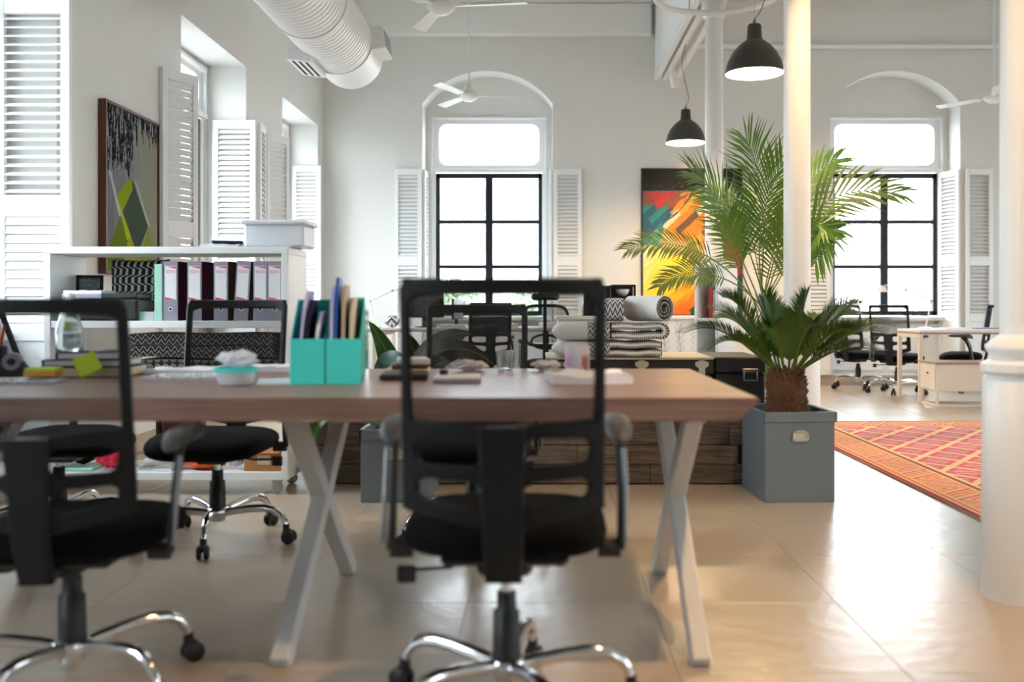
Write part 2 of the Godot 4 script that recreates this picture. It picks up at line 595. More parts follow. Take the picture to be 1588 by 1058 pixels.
func bright_painting(x: float, y: float) -> Color:
	if y < 0.142:
		var sp := n1.get_noise_2d(x * 26.0, y * 60.0)
		return Color(0.85, 0.84, 0.78) if sp > 0.58 and y > 0.08 else Color(0.045, 0.042, 0.04)
	if y < 0.152: return Color(0.45, 0.44, 0.40)
	# broad strokes rising to the right
	var s := x * 0.78 + y * 1.25
	var t := x * 0.9 - y * 0.95
	var cell := Vector2(floorf(s * 13.0), floorf(t * 3.2 + n1.get_noise_1d(floorf(s * 13.0)) * 3.0))
	var h := fposmod(sin(cell.x * 12.9898 + cell.y * 78.233) * 43758.5, 1.0)
	var j := n2.get_noise_2d(s * 9.0, t * 2.0) * 0.10
	var p := Vector2(x + j, y + j * 0.7)
	var c := Color(0.93, 0.55, 0.17)
	var low := p.y - (0.46 + 0.24 * p.x)
	if p.x > 0.72:
		c = Color(0.09, 0.13, 0.09) if p.y < 0.45 else Color(0.62, 0.10, 0.13)
		if p.y > 0.70: c = Color(0.06, 0.28, 0.24)
	elif p.y > 0.52 and low > 0.05:
		var g := p.x * 1.35 + (p.y - 0.55) * 1.1
		c = Color(0.95, 0.90, 0.72).lerp(Color(0.98, 0.86, 0.16), clampf(g * 2.2 - 0.15, 0, 1)).lerp(Color(0.95, 0.45, 0.05), clampf((p.y - 0.80) * 5.0 + (p.x - 0.30) * 2.6, 0, 1))
		if p.x > 0.52 and p.y > 0.62: c = Color(0.40, 0.47, 0.16).lerp(Color(0.95, 0.60, 0.10), clampf((p.y - 0.74) * 6.0, 0, 1))
		if p.y > 0.94 and p.x > 0.52: c = Color(0.05, 0.32, 0.25)
	elif p.x < 0.20 + 0.9 * (0.42 - p.y) and p.y < 0.25: c = Color(0.72, 0.22, 0.24) if h < 0.6 else Color(0.55, 0.32, 0.24)
	elif p.x + p.y * 1.25 < 0.66: c = Color(0.07, 0.34, 0.45) if h < 0.6 else Color(0.10, 0.52, 0.50)
	elif p.x < 0.22 and p.y < 0.60: c = Color(0.22, 0.50, 0.46) if h < 0.6 else Color(0.36, 0.68, 0.55)
	elif low > -0.08: c = Color(0.55, 0.53, 0.25) if h < 0.5 else Color(0.90, 0.72, 0.45)
	elif h < 0.12: c = Color(0.86, 0.84, 0.70)
	elif h < 0.25: c = Color(0.42, 0.30, 0.24)
	elif h < 0.5: c = Color(0.94, 0.66, 0.26)
	var f := n1.get_noise_2d(s * 60.0, t * 6.0) * 0.09
	return Color(clampf(c.r + f, 0, 1), clampf(c.g + f, 0, 1), clampf(c.b + f * 0.7, 0, 1))

func in_poly(p: Vector2, a: Array) -> bool:
	return Geometry2D.is_point_in_polygon(p, PackedVector2Array(a))

func grey_painting(x: float, y: float) -> Color:
	var p := Vector2(x, y)
	var f := n1.get_noise_2d(x * 16.0, y * 3.0)
	var c := Color(0.50, 0.50, 0.52).lerp(Color(0.63, 0.63, 0.62), x + f * 0.4)
	if x > 0.55: c = c.lerp(Color(0.60, 0.59, 0.50), clampf((x - 0.55) * 4.0, 0, 0.8))
	var edge := 0.40 - x * 0.10 + n2.get_noise_1d(x * 22.0) * 0.14 if x < 0.5 else 0.10 + n2.get_noise_1d(x * 20.0) * 0.14
	if y < edge:
		var k := n1.get_noise_2d(x * 30.0, y * 5.0) + n2.get_noise_2d(x * 60.0, y * 30.0) * 0.5
		c = Color(0.11, 0.125, 0.14) if k < 0.16 else Color(0.62, 0.62, 0.64)
	var lime := Color(0.58, 0.64, 0.12)
	if in_poly(p, [Vector2(0.44, 0.40), Vector2(0.50, 0.47), Vector2(0.30, 0.63), Vector2(0.20, 0.54)]): return lime
	if in_poly(p, [Vector2(0.50, 0.42), Vector2(0.80, 0.69), Vector2(0.58, 0.88), Vector2(0.30, 0.63)]): return Color(0.27, 0.33, 0.27)
	if in_poly(p, [Vector2(0.20, 0.54), Vector2(0.26, 0.53), Vector2(0.46, 0.78), Vector2(0.38, 0.80)]): return Color(0.72, 0.76, 0.18)
	if in_poly(p, [Vector2(0.03, 0.90), Vector2(0.26, 0.66), Vector2(0.40, 0.80), Vector2(0.30, 1.0), Vector2(0.03, 1.0)]): return Color(0.42, 0.50, 0.14)
	if in_poly(p, [Vector2(0.38, 0.80), Vector2(0.46, 0.78), Vector2(0.58, 0.90), Vector2(0.52, 1.0), Vector2(0.30, 1.0)]): return Color(0.66, 0.66, 0.15)
	if in_poly(p, [Vector2(0.80, 0.70), Vector2(0.90, 0.84), Vector2(0.86, 1.0), Vector2(0.56, 1.0)]): return Color(0.52, 0.60, 0.22)
	if in_poly(p, [Vector2(0.52, 0.40), Vector2(0.56, 0.42), Vector2(0.84, 0.68), Vector2(0.80, 0.70)]): return Color(0.72, 0.73, 0.68)
	if in_poly(p, [Vector2(0.05, 0.40), Vector2(0.10, 0.40), Vector2(0.28, 0.66), Vector2(0.24, 0.66)]): return Color(0.76, 0.76, 0.76)
	return c

# ---------------------------------------------------------------- the room
const WALL_H := 4.85
var XB := Transform3D(Basis.IDENTITY, Vector3(0, 0, -12.2))                                         # back wall: x along it, z into the room
var XL := Transform3D(Basis(Vector3(0, 0, -1), Vector3.UP, Vector3(1, 0, 0)), Vector3(-2.75, 0, 0))  # left wall: x = distance from the lens
var XR := Transform3D(Basis(Vector3(0, 0, 1), Vector3.UP, Vector3(-1, 0, 0)), Vector3(7.6, 0, 0))
var XF := Transform3D(Basis(Vector3(-1, 0, 0), Vector3.UP, Vector3(0, 0, -1)), Vector3(0, 0, 3.6))

func wall_slab(b: B, x0: float, x1: float, z0: float, z1: float, holes: Array) -> void:
	var at := x0
	for h in holes:
		var a: float = h[0]
		var c: float = h[1]
		b.box(Vector3((at + a) / 2, WALL_H / 2, (z0 + z1) / 2), Vector3(a - at, WALL_H, z1 - z0), 0.0)
		if h[2] > 0.0:
			b.box(Vector3((a + c) / 2, h[2] / 2, (z0 + z1) / 2), Vector3(c - a, h[2], z1 - z0), 0.0)
		if h.size() > 4:                       # arched head: springing h[3], apex h[4]
			var hw := (c - a) / 2
			var rise: float = h[4] - h[3]
			var rad := (hw * hw + rise * rise) / (2 * rise)
			var cy: float = h[4] - rad
			var m := 24
			var pts := []
			for i in m + 1:
				var x := lerpf(a, c, float(i) / m)
				pts.append(Vector2(x, cy + sqrt(maxf(rad * rad - pow(x - (a + c) / 2, 2), 0.0))))
			for i in m:
				var p: Vector2 = pts[i]
				var q: Vector2 = pts[i + 1]
				b.quad(Vector3(p.x, p.y, z1), Vector3(q.x, q.y, z1), Vector3(q.x, WALL_H, z1), Vector3(p.x, WALL_H, z1))
				b.quad(Vector3(p.x, p.y, z0), Vector3(p.x, WALL_H, z0), Vector3(q.x, WALL_H, z0), Vector3(q.x, q.y, z0))
				b.quad(Vector3(p.x, p.y, z0), Vector3(q.x, q.y, z0), Vector3(q.x, q.y, z1), Vector3(p.x, p.y, z1))
		else:
			b.box(Vector3((a + c) / 2, (h[3] + WALL_H) / 2, (z0 + z1) / 2), Vector3(c - a, WALL_H - h[3], z1 - z0), 0.0)
		at = c
	b.box(Vector3((at + x1) / 2, WALL_H / 2, (z0 + z1) / 2), Vector3(x1 - at, WALL_H, z1 - z0), 0.0)

func wall(called: String, t: Transform3D, x0: float, x1: float, deep: float, niches: Array, arch: bool, tr_top: float) -> void:
	var b := B.new()
	b.xf = t
	var outer := []
	var inner := []
	for c in niches:
		outer.append([c - 0.82, c + 0.82, 0.12, 3.55, 3.96] if arch else [c - 0.82, c + 0.82, 0.12, 3.23])
		inner.append([c - 0.75, c + 0.75, 0.85, tr_top])
	wall_slab(b, x0, x1, -deep, 0.0, outer)
	wall_slab(b, x0, x1, -deep - 0.14, -deep, inner)
	struct(called, b, M.plaster)
	for c in niches:
		window_unit(t, c, -deep - 0.06, tr_top)

var window_count := 0
func window_unit(t: Transform3D, cx: float, z: float, top: float) -> void:
	window_count += 1
	var w := struct_node("window_%d" % window_count, t * Transform3D(Basis.IDENTITY, Vector3(cx, 0, z)))
	# white upper light with a rounded opening
	var b := B.new()
	var y0 := 2.74
	var hw := 0.645
	var yc := (y0 + top) / 2
	var hh := (top - y0) / 2 - 0.09
	var pts := []
	var out := []
	for k in 4:
		for i in 7:
			var a := PI / 2 * (k + i / 6.0)
			var cc := Vector2([1, -1, -1, 1][k] * (hw - 0.10), [1, 1, -1, -1][k] * (hh - 0.10))
			var p := cc + Vector2(cos(a), sin(a)) * 0.10
			pts.append(p)
			var s := minf(0.75 / maxf(absf(p.x), 0.001), (hh + 0.09) / maxf(absf(p.y), 0.001))
			out.append(p * s)
	for i in pts.size():
		var p: Vector2 = pts[i]
		var q: Vector2 = pts[(i + 1) % pts.size()]
		var po: Vector2 = out[i]
		var qo: Vector2 = out[(i + 1) % pts.size()]
		var o := Vector3(0, yc, 0)
		var zf := Vector3(0, 0, 0.04)
		var P := Vector3(p.x, p.y, 0); var Q := Vector3(q.x, q.y, 0); var PO := Vector3(po.x, po.y, 0); var QO := Vector3(qo.x, qo.y, 0)
		b.quad(o + P + zf, o + PO + zf, o + QO + zf, o + Q + zf)
		b.quad(o + P - zf, o + Q - zf, o + QO - zf, o + PO - zf)
		b.quad(o + P - zf, o + P + zf, o + Q + zf, o + Q - zf)
	for s in [-1, 1]:
		b.box(Vector3(s * 0.735, yc, 0.06), Vector3(0.03, hh * 2 + 0.18, 0.04), 0.004)
	b.box(Vector3(0, top - 0.015, 0.06), Vector3(1.5, 0.03, 0.05), 0.004)
	b.box(Vector3(0, y0 + 0.01, 0.06), Vector3(1.5, 0.045, 0.06), 0.004)
	part("transom_frame", b, M.white_paint, w)
	part("transom_pane", B.new().box(Vector3(0, yc, 0), Vector3(hw * 2, hh * 2, 0.006), 0.0), M.pane_glass, w)
	for s in [-1, 1]:
		part("jamb", B.new().box(Vector3(s * 0.72, 1.80, 0), Vector3(0.06, 1.88, 0.10), 0.004), M.white_paint, w)
	part("sill", B.new().box(Vector3(0, 0.83, 0.08), Vector3(1.62, 0.05, 0.26), 0.008), M.white_paint, w)
	# navy steel casement, two leaves of three panes
	b = B.new()
	b.box(Vector3(0, 2.69, 0), Vector3(1.38, 0.065, 0.06))
	b.box(Vector3(0, 0.90, 0), Vector3(1.38, 0.06, 0.06))
	for s in [-1, 1]: b.box(Vector3(s * 0.665, 1.795, 0), Vector3(0.055, 1.85, 0.06))
	part("casement_frame", b, M.window_navy, w)
	part("meeting_stile", B.new().box(Vector3(0, 1.795, 0.012), Vector3(0.10, 1.73, 0.06)), M.window_navy, w)
	var bars := B.new().box(Vector3.ZERO, Vector3(0.588, 0.052, 0.04)).mesh()
	var panes := [B.new().box(Vector3.ZERO, Vector3(0.588, 0.54, 0.006), 0.0).mesh(), M.pane_glass]
	for s in [-1, 1]:
		for y in [2.09, 1.506]:
			part("glazing_bar", bars, M.window_navy, w, Transform3D(Basis.IDENTITY, Vector3(s * 0.344, y, 0)))
		for y in [2.385, 1.798, 1.207]:
			part("pane", panes[0], panes[1], w, Transform3D(Basis.IDENTITY, Vector3(s * 0.344, y, 0)))
	# boarded apron under the sill
	b = B.new()
	for s in [-1, 1]:
		b.box(Vector3(s * 0.37, 0.46, 0.075), Vector3(0.66, 0.60, 0.025), 0.006)
	part("apron_panel", b, M.white_paint, w)

func shutter(a: Vector2, c: Vector2, label: String, low_open := true, tilt := 0.95) -> void:
	var d := Vector3(c.x - a.x, 0, c.y - a.y)
	var wd := d.length()
	var x := d.normalized()
	var o := thing("window_shutter", label, "shutter", Vector3(a.x, 0, a.y))
	o.basis = Basis(x, Vector3.UP, x.cross(Vector3.UP))
	var b := B.new()
	var lo := 0.125
	for s in [0.026, wd - 0.026]: b.box(Vector3(s, (lo + 2.72) / 2, 0), Vector3(0.052, 2.72 - lo, 0.034))
	for r in [[lo, 0.22], [0.80, 0.90], [1.50, 1.62], [2.64, 2.72]]:
		b.box(Vector3(wd / 2, (r[0] + r[1]) / 2, 0), Vector3(wd - 0.10, r[1] - r[0], 0.034))
	part("frame", b, M.white_paint, o)
	part("lower_panel", B.new().box(Vector3(wd / 2, 0.51, 0), Vector3(wd - 0.10, 0.60, 0.014)), M.white_paint, o)
	var key := "slat%.3f" % wd
	if not CM.has(key):
		CM[key] = B.new().box(Vector3.ZERO, Vector3(wd - 0.102, 0.007, 0.046), 0.002).mesh()
	for sec in [[1.62, 2.64, 21, tilt], [0.90, 1.50, 12, tilt if low_open else 1.35]]:
		for i in sec[2]:
			var y := lerpf(sec[0], sec[1], (i + 0.5) / sec[2])
			part("slat", CM[key], M.white_paint, o, Transform3D(Basis(Vector3.RIGHT, sec[3]), Vector3(wd / 2, y, 0)))

func build_room() -> void:
	# floor of square stone slabs on a grout bed
	var f := struct_node("floor")
	part("bed", B.new().box(Vector3(2.3, -0.08, -4.3), Vector3(11.6, 0.15, 17.0), 0.0), M.grout, f)
	var T := 0.62
	var tile := B.new().box(Vector3(0, -0.01, 0), Vector3(T - 0.0016, 0.02, T - 0.0016), 0.0006).mesh()
	var rest := [B.new(), B.new(), B.new()]
	for j in range(-6, 20):
		for i in range(-5, 12):
			var x := 0.375 + T * (i + 0.5) - 0.0
			var z := -(0.15 + T * (j + 0.5))
			if x < -2.9 or x > 7.7 or z < -12.4: continue
			var d := -z
			var k := rng.randi() % 3
			var px := 838.0 + x * 1500.0 / maxf(d, 0.3)
			if d > 2.0 and d < 8.6 and px > -260 and px < 1850:
				part("tile", tile, M["floor_slab_%d" % k], f, Transform3D(Basis.IDENTITY, Vector3(x, 0, z)))
			else:
				rest[k].box(Vector3(x, -0.01, z), Vector3(T - 0.004, 0.02, T - 0.004), 0.0015)
	for k in 3:
		part("distant_tiles", rest[k], M["floor_slab_%d" % k], f).set_meta("kind", "stuff")
	struct("ceiling", B.new().box(Vector3(2.4, WALL_H + 0.1, -4.3), Vector3(11.2, 0.2, 17.2), 0.0), M.ceiling_paint)
	wall("wall_back", XB, -3.2, 8.05, 0.36, [-0.668, 4.475], true, 3.45)
	wall("wall_left", XL, -3.74, 12.34, 0.36, [1.0, 4.68, 8.22, 11.13], false, 3.20)
	wall("wall_right", XR, -12.7, 3.6, 0.36, [-10.0, -6.6, -3.2, 0.2], false, 3.20)
	wall("wall_front", XF, -8.05, 3.2, 0.36, [-5.6], false, 3.20)
	# skirting
	var b := B.new()
	b.box(Vector3(2.43, 0.06, -12.185), Vector3(10.34, 0.12, 0.03), 0.004)
	struct("baseboard_back", b, M.skirting)
	struct("baseboard_left", B.new().box(Vector3(-2.735, 0.06, -4.3), Vector3(0.03, 0.12, 15.7), 0.004), M.skirting)
	# fascia above the back wall, left bay; pipe rail on the right bay
	struct("trim_1", B.new().box(Vector3(-0.68, 4.62, -12.14), Vector3(4.14, 0.46, 0.12), 0.01), M.ceiling_paint)
	b = B.new()
	b.tube([Vector3(1.75, 4.26, -12.16), Vector3(7.6, 4.26, -12.16)], 0.032, 10)
	struct("trim_2", b, M.white_paint)
	# down-stand beam over the row of columns
	struct("trim_3", B.new().box(Vector3(1.60, 4.36, -4.3), Vector3(0.32, 0.98, 15.8), 0.01), M.ceiling_paint)
	for i in 5:
		struct("trim_%d" % (4 + i), B.new().box(Vector3(-0.66, 4.77, -10.6 + i * 2.6), Vector3(4.18, 0.16, 0.14), 0.008), M.ceiling_paint)
	# shutters: back wall (x, z), then left wall
	shutter(Vector2(-1.835, -12.165), Vector2(-1.49, -12.165), "white louvred shutter folded flat on the back wall at the left of the middle window")
	shutter(Vector2(-1.468, -12.19), Vector2(-1.468, -12.53), "white louvred shutter inside the left reveal of the middle window")
	shutter(Vector2(0.132, -12.53), Vector2(0.132, -12.19), "white louvred shutter inside the right reveal of the middle window")
	shutter(Vector2(0.165, -12.165), Vector2(0.52, -12.165), "white louvred shutter folded flat on the wall between the middle window and the bright painting")
	shutter(Vector2(3.30, -12.165), Vector2(3.65, -12.165), "white louvred shutter behind the palm, left of the right-hand window")
	shutter(Vector2(3.675, -12.19), Vector2(3.675, -12.53), "white louvred shutter inside the left reveal of the right-hand window")
	shutter(Vector2(5.17, -12.53), Vector2(5.28, -12.19), "white louvred shutter standing in the right reveal of the right-hand window")
	shutter(Vector2(5.345, -12.165), Vector2(5.69, -12.165), "white louvred shutter folded flat on the wall at the far right of the back wall", true, 0.35)
	shutter(Vector2(-3.06, -5.44), Vector2(-2.64, -5.44), "large white louvred shutter at the left edge of the room, nearest of all", false, 0.45)
	shutter(Vector2(-2.73, -6.96), Vector2(-2.585, -7.28), "cream louvred shutter standing off the left wall just beyond the grey painting", true, -1.15)
	shutter(Vector2(-3.04, -8.98), Vector2(-2.64, -8.98), "bright white louvred shutter closing the far side of the left wall's second window")
	shutter(Vector2(-2.625, -9.02), Vector2(-2.675, -9.38), "white louvred shutter seen edge-on beside the left wall's second window")
	shutter(Vector2(-2.73, -9.62), Vector2(-2.59, -9.94), "cream louvred shutter standing off the left wall before the last window", true, -1.1)
	shutter(Vector2(-3.05, -11.9), Vector2(-2.70, -11.9), "bright white louvred shutter nearest the far left corner of the room")

func column(x: float, z: float, label: String) -> void:
	var o := thing("column", label, "column", Vector3(x, 0, z), 0.0, "cast iron columns")
	part("shaft", B.new().lathe([Vector2(0.083, 0.86), Vector2(0.080, 3.62)], 40), M.white_metal, o)
	part("pedestal", B.new().lathe([Vector2(0.0, 0.0), Vector2(0.146, 0.0), Vector2(0.143, 0.02), Vector2(0.138, 0.74), Vector2(0.132, 0.755), Vector2(0.118, 0.76)], 40), M.white_metal, o)
	part("moulding", B.new().lathe([Vector2(0.118, 0.755), Vector2(0.145, 0.775), Vector2(0.145, 0.80), Vector2(0.112, 0.815), Vector2(0.112, 0.83), Vector2(0.128, 0.845), Vector2(0.128, 0.865), Vector2(0.083, 0.90)], 40), M.white_metal, o)
	part("capital", B.new().lathe([Vector2(0.080, 3.60), Vector2(0.10, 3.62), Vector2(0.10, 3.66), Vector2(0.088, 3.68), Vector2(0.14, 3.84), Vector2(0.14, 3.87), Vector2(0.0, 3.87)], 40), M.white_metal, o)

# ---------------------------------------------------------------- office chair
# local frame: seat front towards -z, back towards +z; heights are those of the tallest chair, dh lowers seat and back
func bz(x: float, y: float) -> float:
	var z := 0.235 - 0.055 * pow(x / 0.228, 2)
	if y > 0.6: z += 0.14 * (y - 0.6)
	else: z -= 0.9 * pow(0.6 - y, 2)
	return z

func bp(x: float, y: float) -> Vector3:
	return Vector3(x, y, bz(x, y))

func fil(d: float) -> float:
	return 0.0 if d >= 0.02 else 0.02 - sqrt(maxf(0.0004 - (0.02 - d) * (0.02 - d), 0.0))

func chair_meshes() -> void:
	var b := B.new()
	var F := Vector3.BACK
	# top bar
	b.strip(12, func(t): return bp(lerpf(-0.215, 0.215, t), 1.022 - fil(minf(t, 1 - t) * 0.43 - 0.012)), func(t): return bp(lerpf(-0.215, 0.215, t), 1.060), 0.026, F)
	for s in [-1.0, 1.0]:
		# post, widening into the lower side rail
		b.strip(22, func(t):
			var y := lerpf(0.548, 1.060, t)
			return bp(s * (0.228 - 0.012 * fil((1.06 - y)) / 0.02), y),
			func(t):
			var y := lerpf(0.535, 1.060, t)
			return bp(s * (0.228 - lerpf(0.040, 0.026, clampf((y - 0.66) / 0.1, 0, 1))), y), 0.024, F)
		for k in [[0.706, 0.706, 0.749, 0.738], [0.616, 0.606, 0.650, 0.644], [0.536, 0.500, 0.576, 0.546]]:
			b.strip(14, func(t):
				var x := lerpf(0.21, 0.03, t)
				var q: float = minf(x - 0.05, 0.19 - x)
				return bp(s * x, lerpf(k[0], k[1], t) - (fil(maxf(q, 0.0)) if k[0] > 0.6 else (0.02 if false else 0.0))),
				func(t):
				var x := lerpf(0.21, 0.03, t)
				var q: float = minf(x - 0.05, 0.19 - x)
				return bp(s * x, lerpf(k[2], k[3], t) + (fil(maxf(q, 0.0)) if k[0] < 0.7 else 0.0)), 0.022, F)
	# spine
	b.strip(16, func(t):
		var y := lerpf(0.385, 0.735, t)
		return bp(-lerpf(0.043, 0.054, t), y) + Vector3(0, 0, 0.008), func(t):
		var y := lerpf(0.385, 0.735, t)
		return bp(lerpf(0.043, 0.054, t), y) + Vector3(0, 0, 0.008), 0.03, F)
	CM.back_frame = b.mesh()
	b = B.new()
	b.strip(10, func(t): return bp(lerpf(-0.21, 0.21, t), 0.735) - Vector3(0, 0, 0.004), func(t): return bp(lerpf(-0.21, 0.21, t), 1.035) - Vector3(0, 0, 0.004), 0.003, F)
	CM.back_mesh = b.mesh()
	# rounded frame back with head rest
	b = B.new()
	var loop := []
	for i in 41:
		var a := TAU * i / 40.0
		var c := cos(a); var s2 := sin(a)
		var x := 0.225 * signf(c) * pow(absf(c), 0.45)
		var y := 0.86 + 0.20 * signf(s2) * pow(absf(s2), 0.45)
		loop.append(bp(x, y))
	b.tube(loop, 0.017, 8)
	var low := []
	for i in 21:
		var a := TAU * i / 20.0
		low.append(bp(0.14 * cos(a), 0.70 + 0.07 * sin(a)) + Vector3(0, 0, 0.03))
	b.tube(low, 0.013, 8)
	b.box(Vector3(0, 0.60, 0.225), Vector3(0.06, 0.42, 0.03), 0.01)
	b.box(Vector3(0, 0.86, 0.285), Vector3(0.035, 0.62, 0.02), 0.006)
	CM.arch_frame = b.mesh()
	b = B.new()
	b.strip(8, func(t): return bp(lerpf(-0.2, 0.2, t), 0.69), func(t): return bp(lerpf(-0.2, 0.2, t), 1.045), 0.003, F)
	CM.arch_mesh = b.mesh()
	CM.head_rest = B.new().box(Vector3(0, 1.15, 0.26), Vector3(0.28, 0.075, 0.045), 0.02).mesh()
	# seat cushion
	b = B.new()
	b.grid(40, 14, func(p, q):
		var a: float = -p * TAU
		var e: float = (q - 0.5) * PI
		var ce := pow(maxf(cos(e), 0.0), 0.5)
		var x := 0.245 * signf(cos(a)) * pow(absf(cos(a)), 0.5) * ce
		var z := 0.235 * signf(sin(a)) * pow(absf(sin(a)), 0.5) * ce
		var y := 0.054 * signf(sin(e)) * pow(absf(sin(e)), 0.8)
		y -= 0.02 * clampf((-z - 0.10) / 0.14, 0, 1)
		return Vector3(x, 0.460 + y, z - 0.045), true)
	CM.seat = b.mesh()
	b = B.new()
	b.box(Vector3(0, 0.412, 0.0), Vector3(0.30, 0.028, 0.30), 0.012)
	b.box(Vector3(0, 0.39, 0.02), Vector3(0.13, 0.04, 0.22), 0.012)
	b.box(Vector3(0, 0.405, 0.15), Vector3(0.075, 0.03, 0.13), 0.01)
	for s in [-1, 1]:
		b.tube([Vector3(s * 0.22, 0.425, 0.075), Vector3(s * 0.272, 0.425, 0.075)], 0.022, 12)
	CM.mechanism = b.mesh()
	b = B.new()
	b.tube([Vector3(-0.06, 0.392, 0.0), Vector3(-0.10, 0.385, 0.02), Vector3(-0.135, 0.372, 0.05), Vector3(-0.24, 0.370, 0.07)], 0.005, 8)
	CM.lever = b.mesh()
	CM.paddle = B.new().box(Vector3(-0.235, 0.362, 0.072), Vector3(0.045, 0.042, 0.012), 0.004).mesh()
	# arms
	b = B.new()
	b.grid(20, 10, func(p, q):
		var a: float = -p * TAU
		var e: float = (q - 0.5) * PI
		var ce := pow(maxf(cos(e), 0.0), 0.55)
		var x := 0.036 * cos(a) * ce
		var z := 0.135 * signf(sin(a)) * pow(absf(sin(a)), 0.6) * ce
		var y := 0.020 * sin(e) - 0.45 * maxf(z - 0.03, 0.0) * maxf(z - 0.03, 0.0) * 6.0
		return Vector3(x, 0.705 + y, z - 0.045), true)
	CM.arm_pad = b.mesh()
	b = B.new()
	b.tube([Vector3(0, 0.425, 0.075), Vector3(0.003, 0.46, 0.075), Vector3(0.004, 0.56, 0.055), Vector3(0.002, 0.65, 0.015), Vector3(0, 0.69, -0.03)], [0.022, 0.020, 0.018, 0.018, 0.02], 10, 0.5)
	CM.arm_post = b.mesh()
	b = B.new()
	b.tube([Vector3(0.010, 0.44, 0.088), Vector3(0.014, 0.56, 0.068), Vector3(0.012, 0.655, 0.028)], 0.0065, 8)
	CM.arm_strip = b.mesh()
	# column and base
	CM.gas_lift = B.new().lathe([Vector2(0.0375, 0.135), Vector2(0.034, 0.155), Vector2(0.0325, 0.252), Vector2(0.0245, 0.258), Vector2(0.0235, 0.300), Vector2(0.0, 0.302)], 24).mesh()
	CM.piston = B.new().lathe([Vector2(0.014, 0.29), Vector2(0.014, 0.39)], 16).mesh()
	CM.hub = B.new().lathe([Vector2(0.0, 0.085), Vector2(0.032, 0.085), Vector2(0.036, 0.10), Vector2(0.046, 0.112), Vector2(0.046, 0.135), Vector2(0.038, 0.143), Vector2(0.0, 0.143)], 24).mesh()
	b = B.new()
	b.tube([Vector3(0, 0.118, -0.02), Vector3(0, 0.130, -0.08), Vector3(0, 0.141, -0.15), Vector3(0, 0.145, -0.21), Vector3(0, 0.140, -0.25), Vector3(0, 0.122, -0.283), Vector3(0, 0.098, -0.302), Vector3(0, 0.070, -0.310)],
		[0.017, 0.0175, 0.0175, 0.017, 0.016, 0.0145, 0.013, 0.011], 12)
	CM.base_leg = b.mesh()
	b = B.new()
	for s in [-1, 1]:
		var wheel := [Vector2(0.0, -0.008), Vector2(0.024, -0.008), Vector2(0.028, -0.004), Vector2(0.028, 0.005), Vector2(0.022, 0.009), Vector2(0.0, 0.010)]
		b.lathe(wheel, 18, Transform3D(Basis(Vector3.FORWARD, PI / 2 * s), Vector3(s * 0.014, 0.028, -0.322)))
	b.box(Vector3(0, 0.046, -0.316), Vector3(0.036, 0.034, 0.044), 0.012)
	b.tube([Vector3(0, 0.05, -0.310), Vector3(0, 0.082, -0.310)], 0.014, 10)
	CM.caster = b.mesh()

func chair(at: Vector3, yaw: float, dh: float, byaw: float, label: String, group := "", arch := false, dense := false) -> Node3D:
	var o := thing("office_chair", label, "chair", at, yaw, group)
	var up := Transform3D(Basis.IDENTITY, Vector3(0, dh, 0))
	part("seat", CM.seat, M.seat_fabric, o, up)
	part("back_frame", CM.arch_frame if arch else CM.back_frame, M.black_frame, o, up)
	part("back_mesh", CM.arch_mesh if arch else CM.back_mesh, M.back_mesh_dense if dense else M.back_mesh, o, up)
	if arch: part("head_rest", CM.head_rest, M.black_plastic, o, up)
	var me := part("mechanism", CM.mechanism, M.black_plastic, o, up)
	var lv := part("lever", CM.lever, M.black_plastic, me)
	lv.name = "lever"
	part("paddle", CM.paddle, M.black_plastic, me)
	for s in [-1.0, 1.0]:
		var p := part("armrest", CM.arm_post, M.black_plastic, o, Transform3D(Basis.IDENTITY, Vector3(s * 0.272, dh, 0)))
		part("arm_pad", CM.arm_pad, M.arm_pad, p)
		part("arm_strip", CM.arm_strip, M.steel, p, Transform3D(Basis(Vector3.UP, 0), Vector3(-0.028 if s < 0 else 0.0, 0, 0)))
	var bt := Transform3D(Basis(Vector3.UP, byaw), Vector3.ZERO)
	part("gas_lift", CM.gas_lift, M.black_plastic, o)
	part("piston", CM.piston, M.chrome, o)
	part("base_hub", CM.hub, M.chrome, o)
	for k in 5:
		var l := part("base_leg", CM.base_leg, M.chrome, o, bt * Transform3D(Basis(Vector3.UP, TAU * k / 5), Vector3.ZERO))
		part("caster", CM.caster, M.wheel_rubber, l)
	return o

# ---------------------------------------------------------------- the long table
func build_table() -> void:
	var o := thing("work_table", "long brown wooden table with thick top on white crossed trestle legs", "table", Vector3(0, 0, 0))
	var z := -2.62
	for k in 5:
		var w := 0.2415
		var b := B.new()
		var x1 := 0.597
		b.prism(PackedVector2Array([Vector2(-2.3, 0.686), Vector2(x1 - 0.065, 0.686), Vector2(x1 - 0.052, 0.690), Vector2(x1, 0.744), Vector2(x1 - 0.008, 0.75), Vector2(-2.3, 0.75)]), z - w + 0.0015, z)
		part("top_plank", b, M.table_wood, o, Transform3D(Basis.IDENTITY, Vector3(0, 0, 0)))
		z -= w
	for x in [0.445, -0.722, -1.90]:
		var t := Node3D.new()
		t.name = numbered("trestle", o)
		o.add_child(t, true)
		part("trestle_bar", B.new().bar(Vector3(x, 0.0, -3.65), Vector3(x, 0.682, -2.82), 0.052, 0.062, Vector3.RIGHT, 0.004), M.trestle_paint, t)
		part("trestle_bar", B.new().bar(Vector3(x + 0.001, 0.0, -2.68), Vector3(x + 0.001, 0.682, -3.62), 0.052, 0.062, Vector3.RIGHT, 0.004), M.trestle_paint, t)
		part("top_rail", B.new().box(Vector3(x, 0.676, -3.22), Vector3(0.05, 0.02, 0.95), 0.002), M.trestle_paint, t)

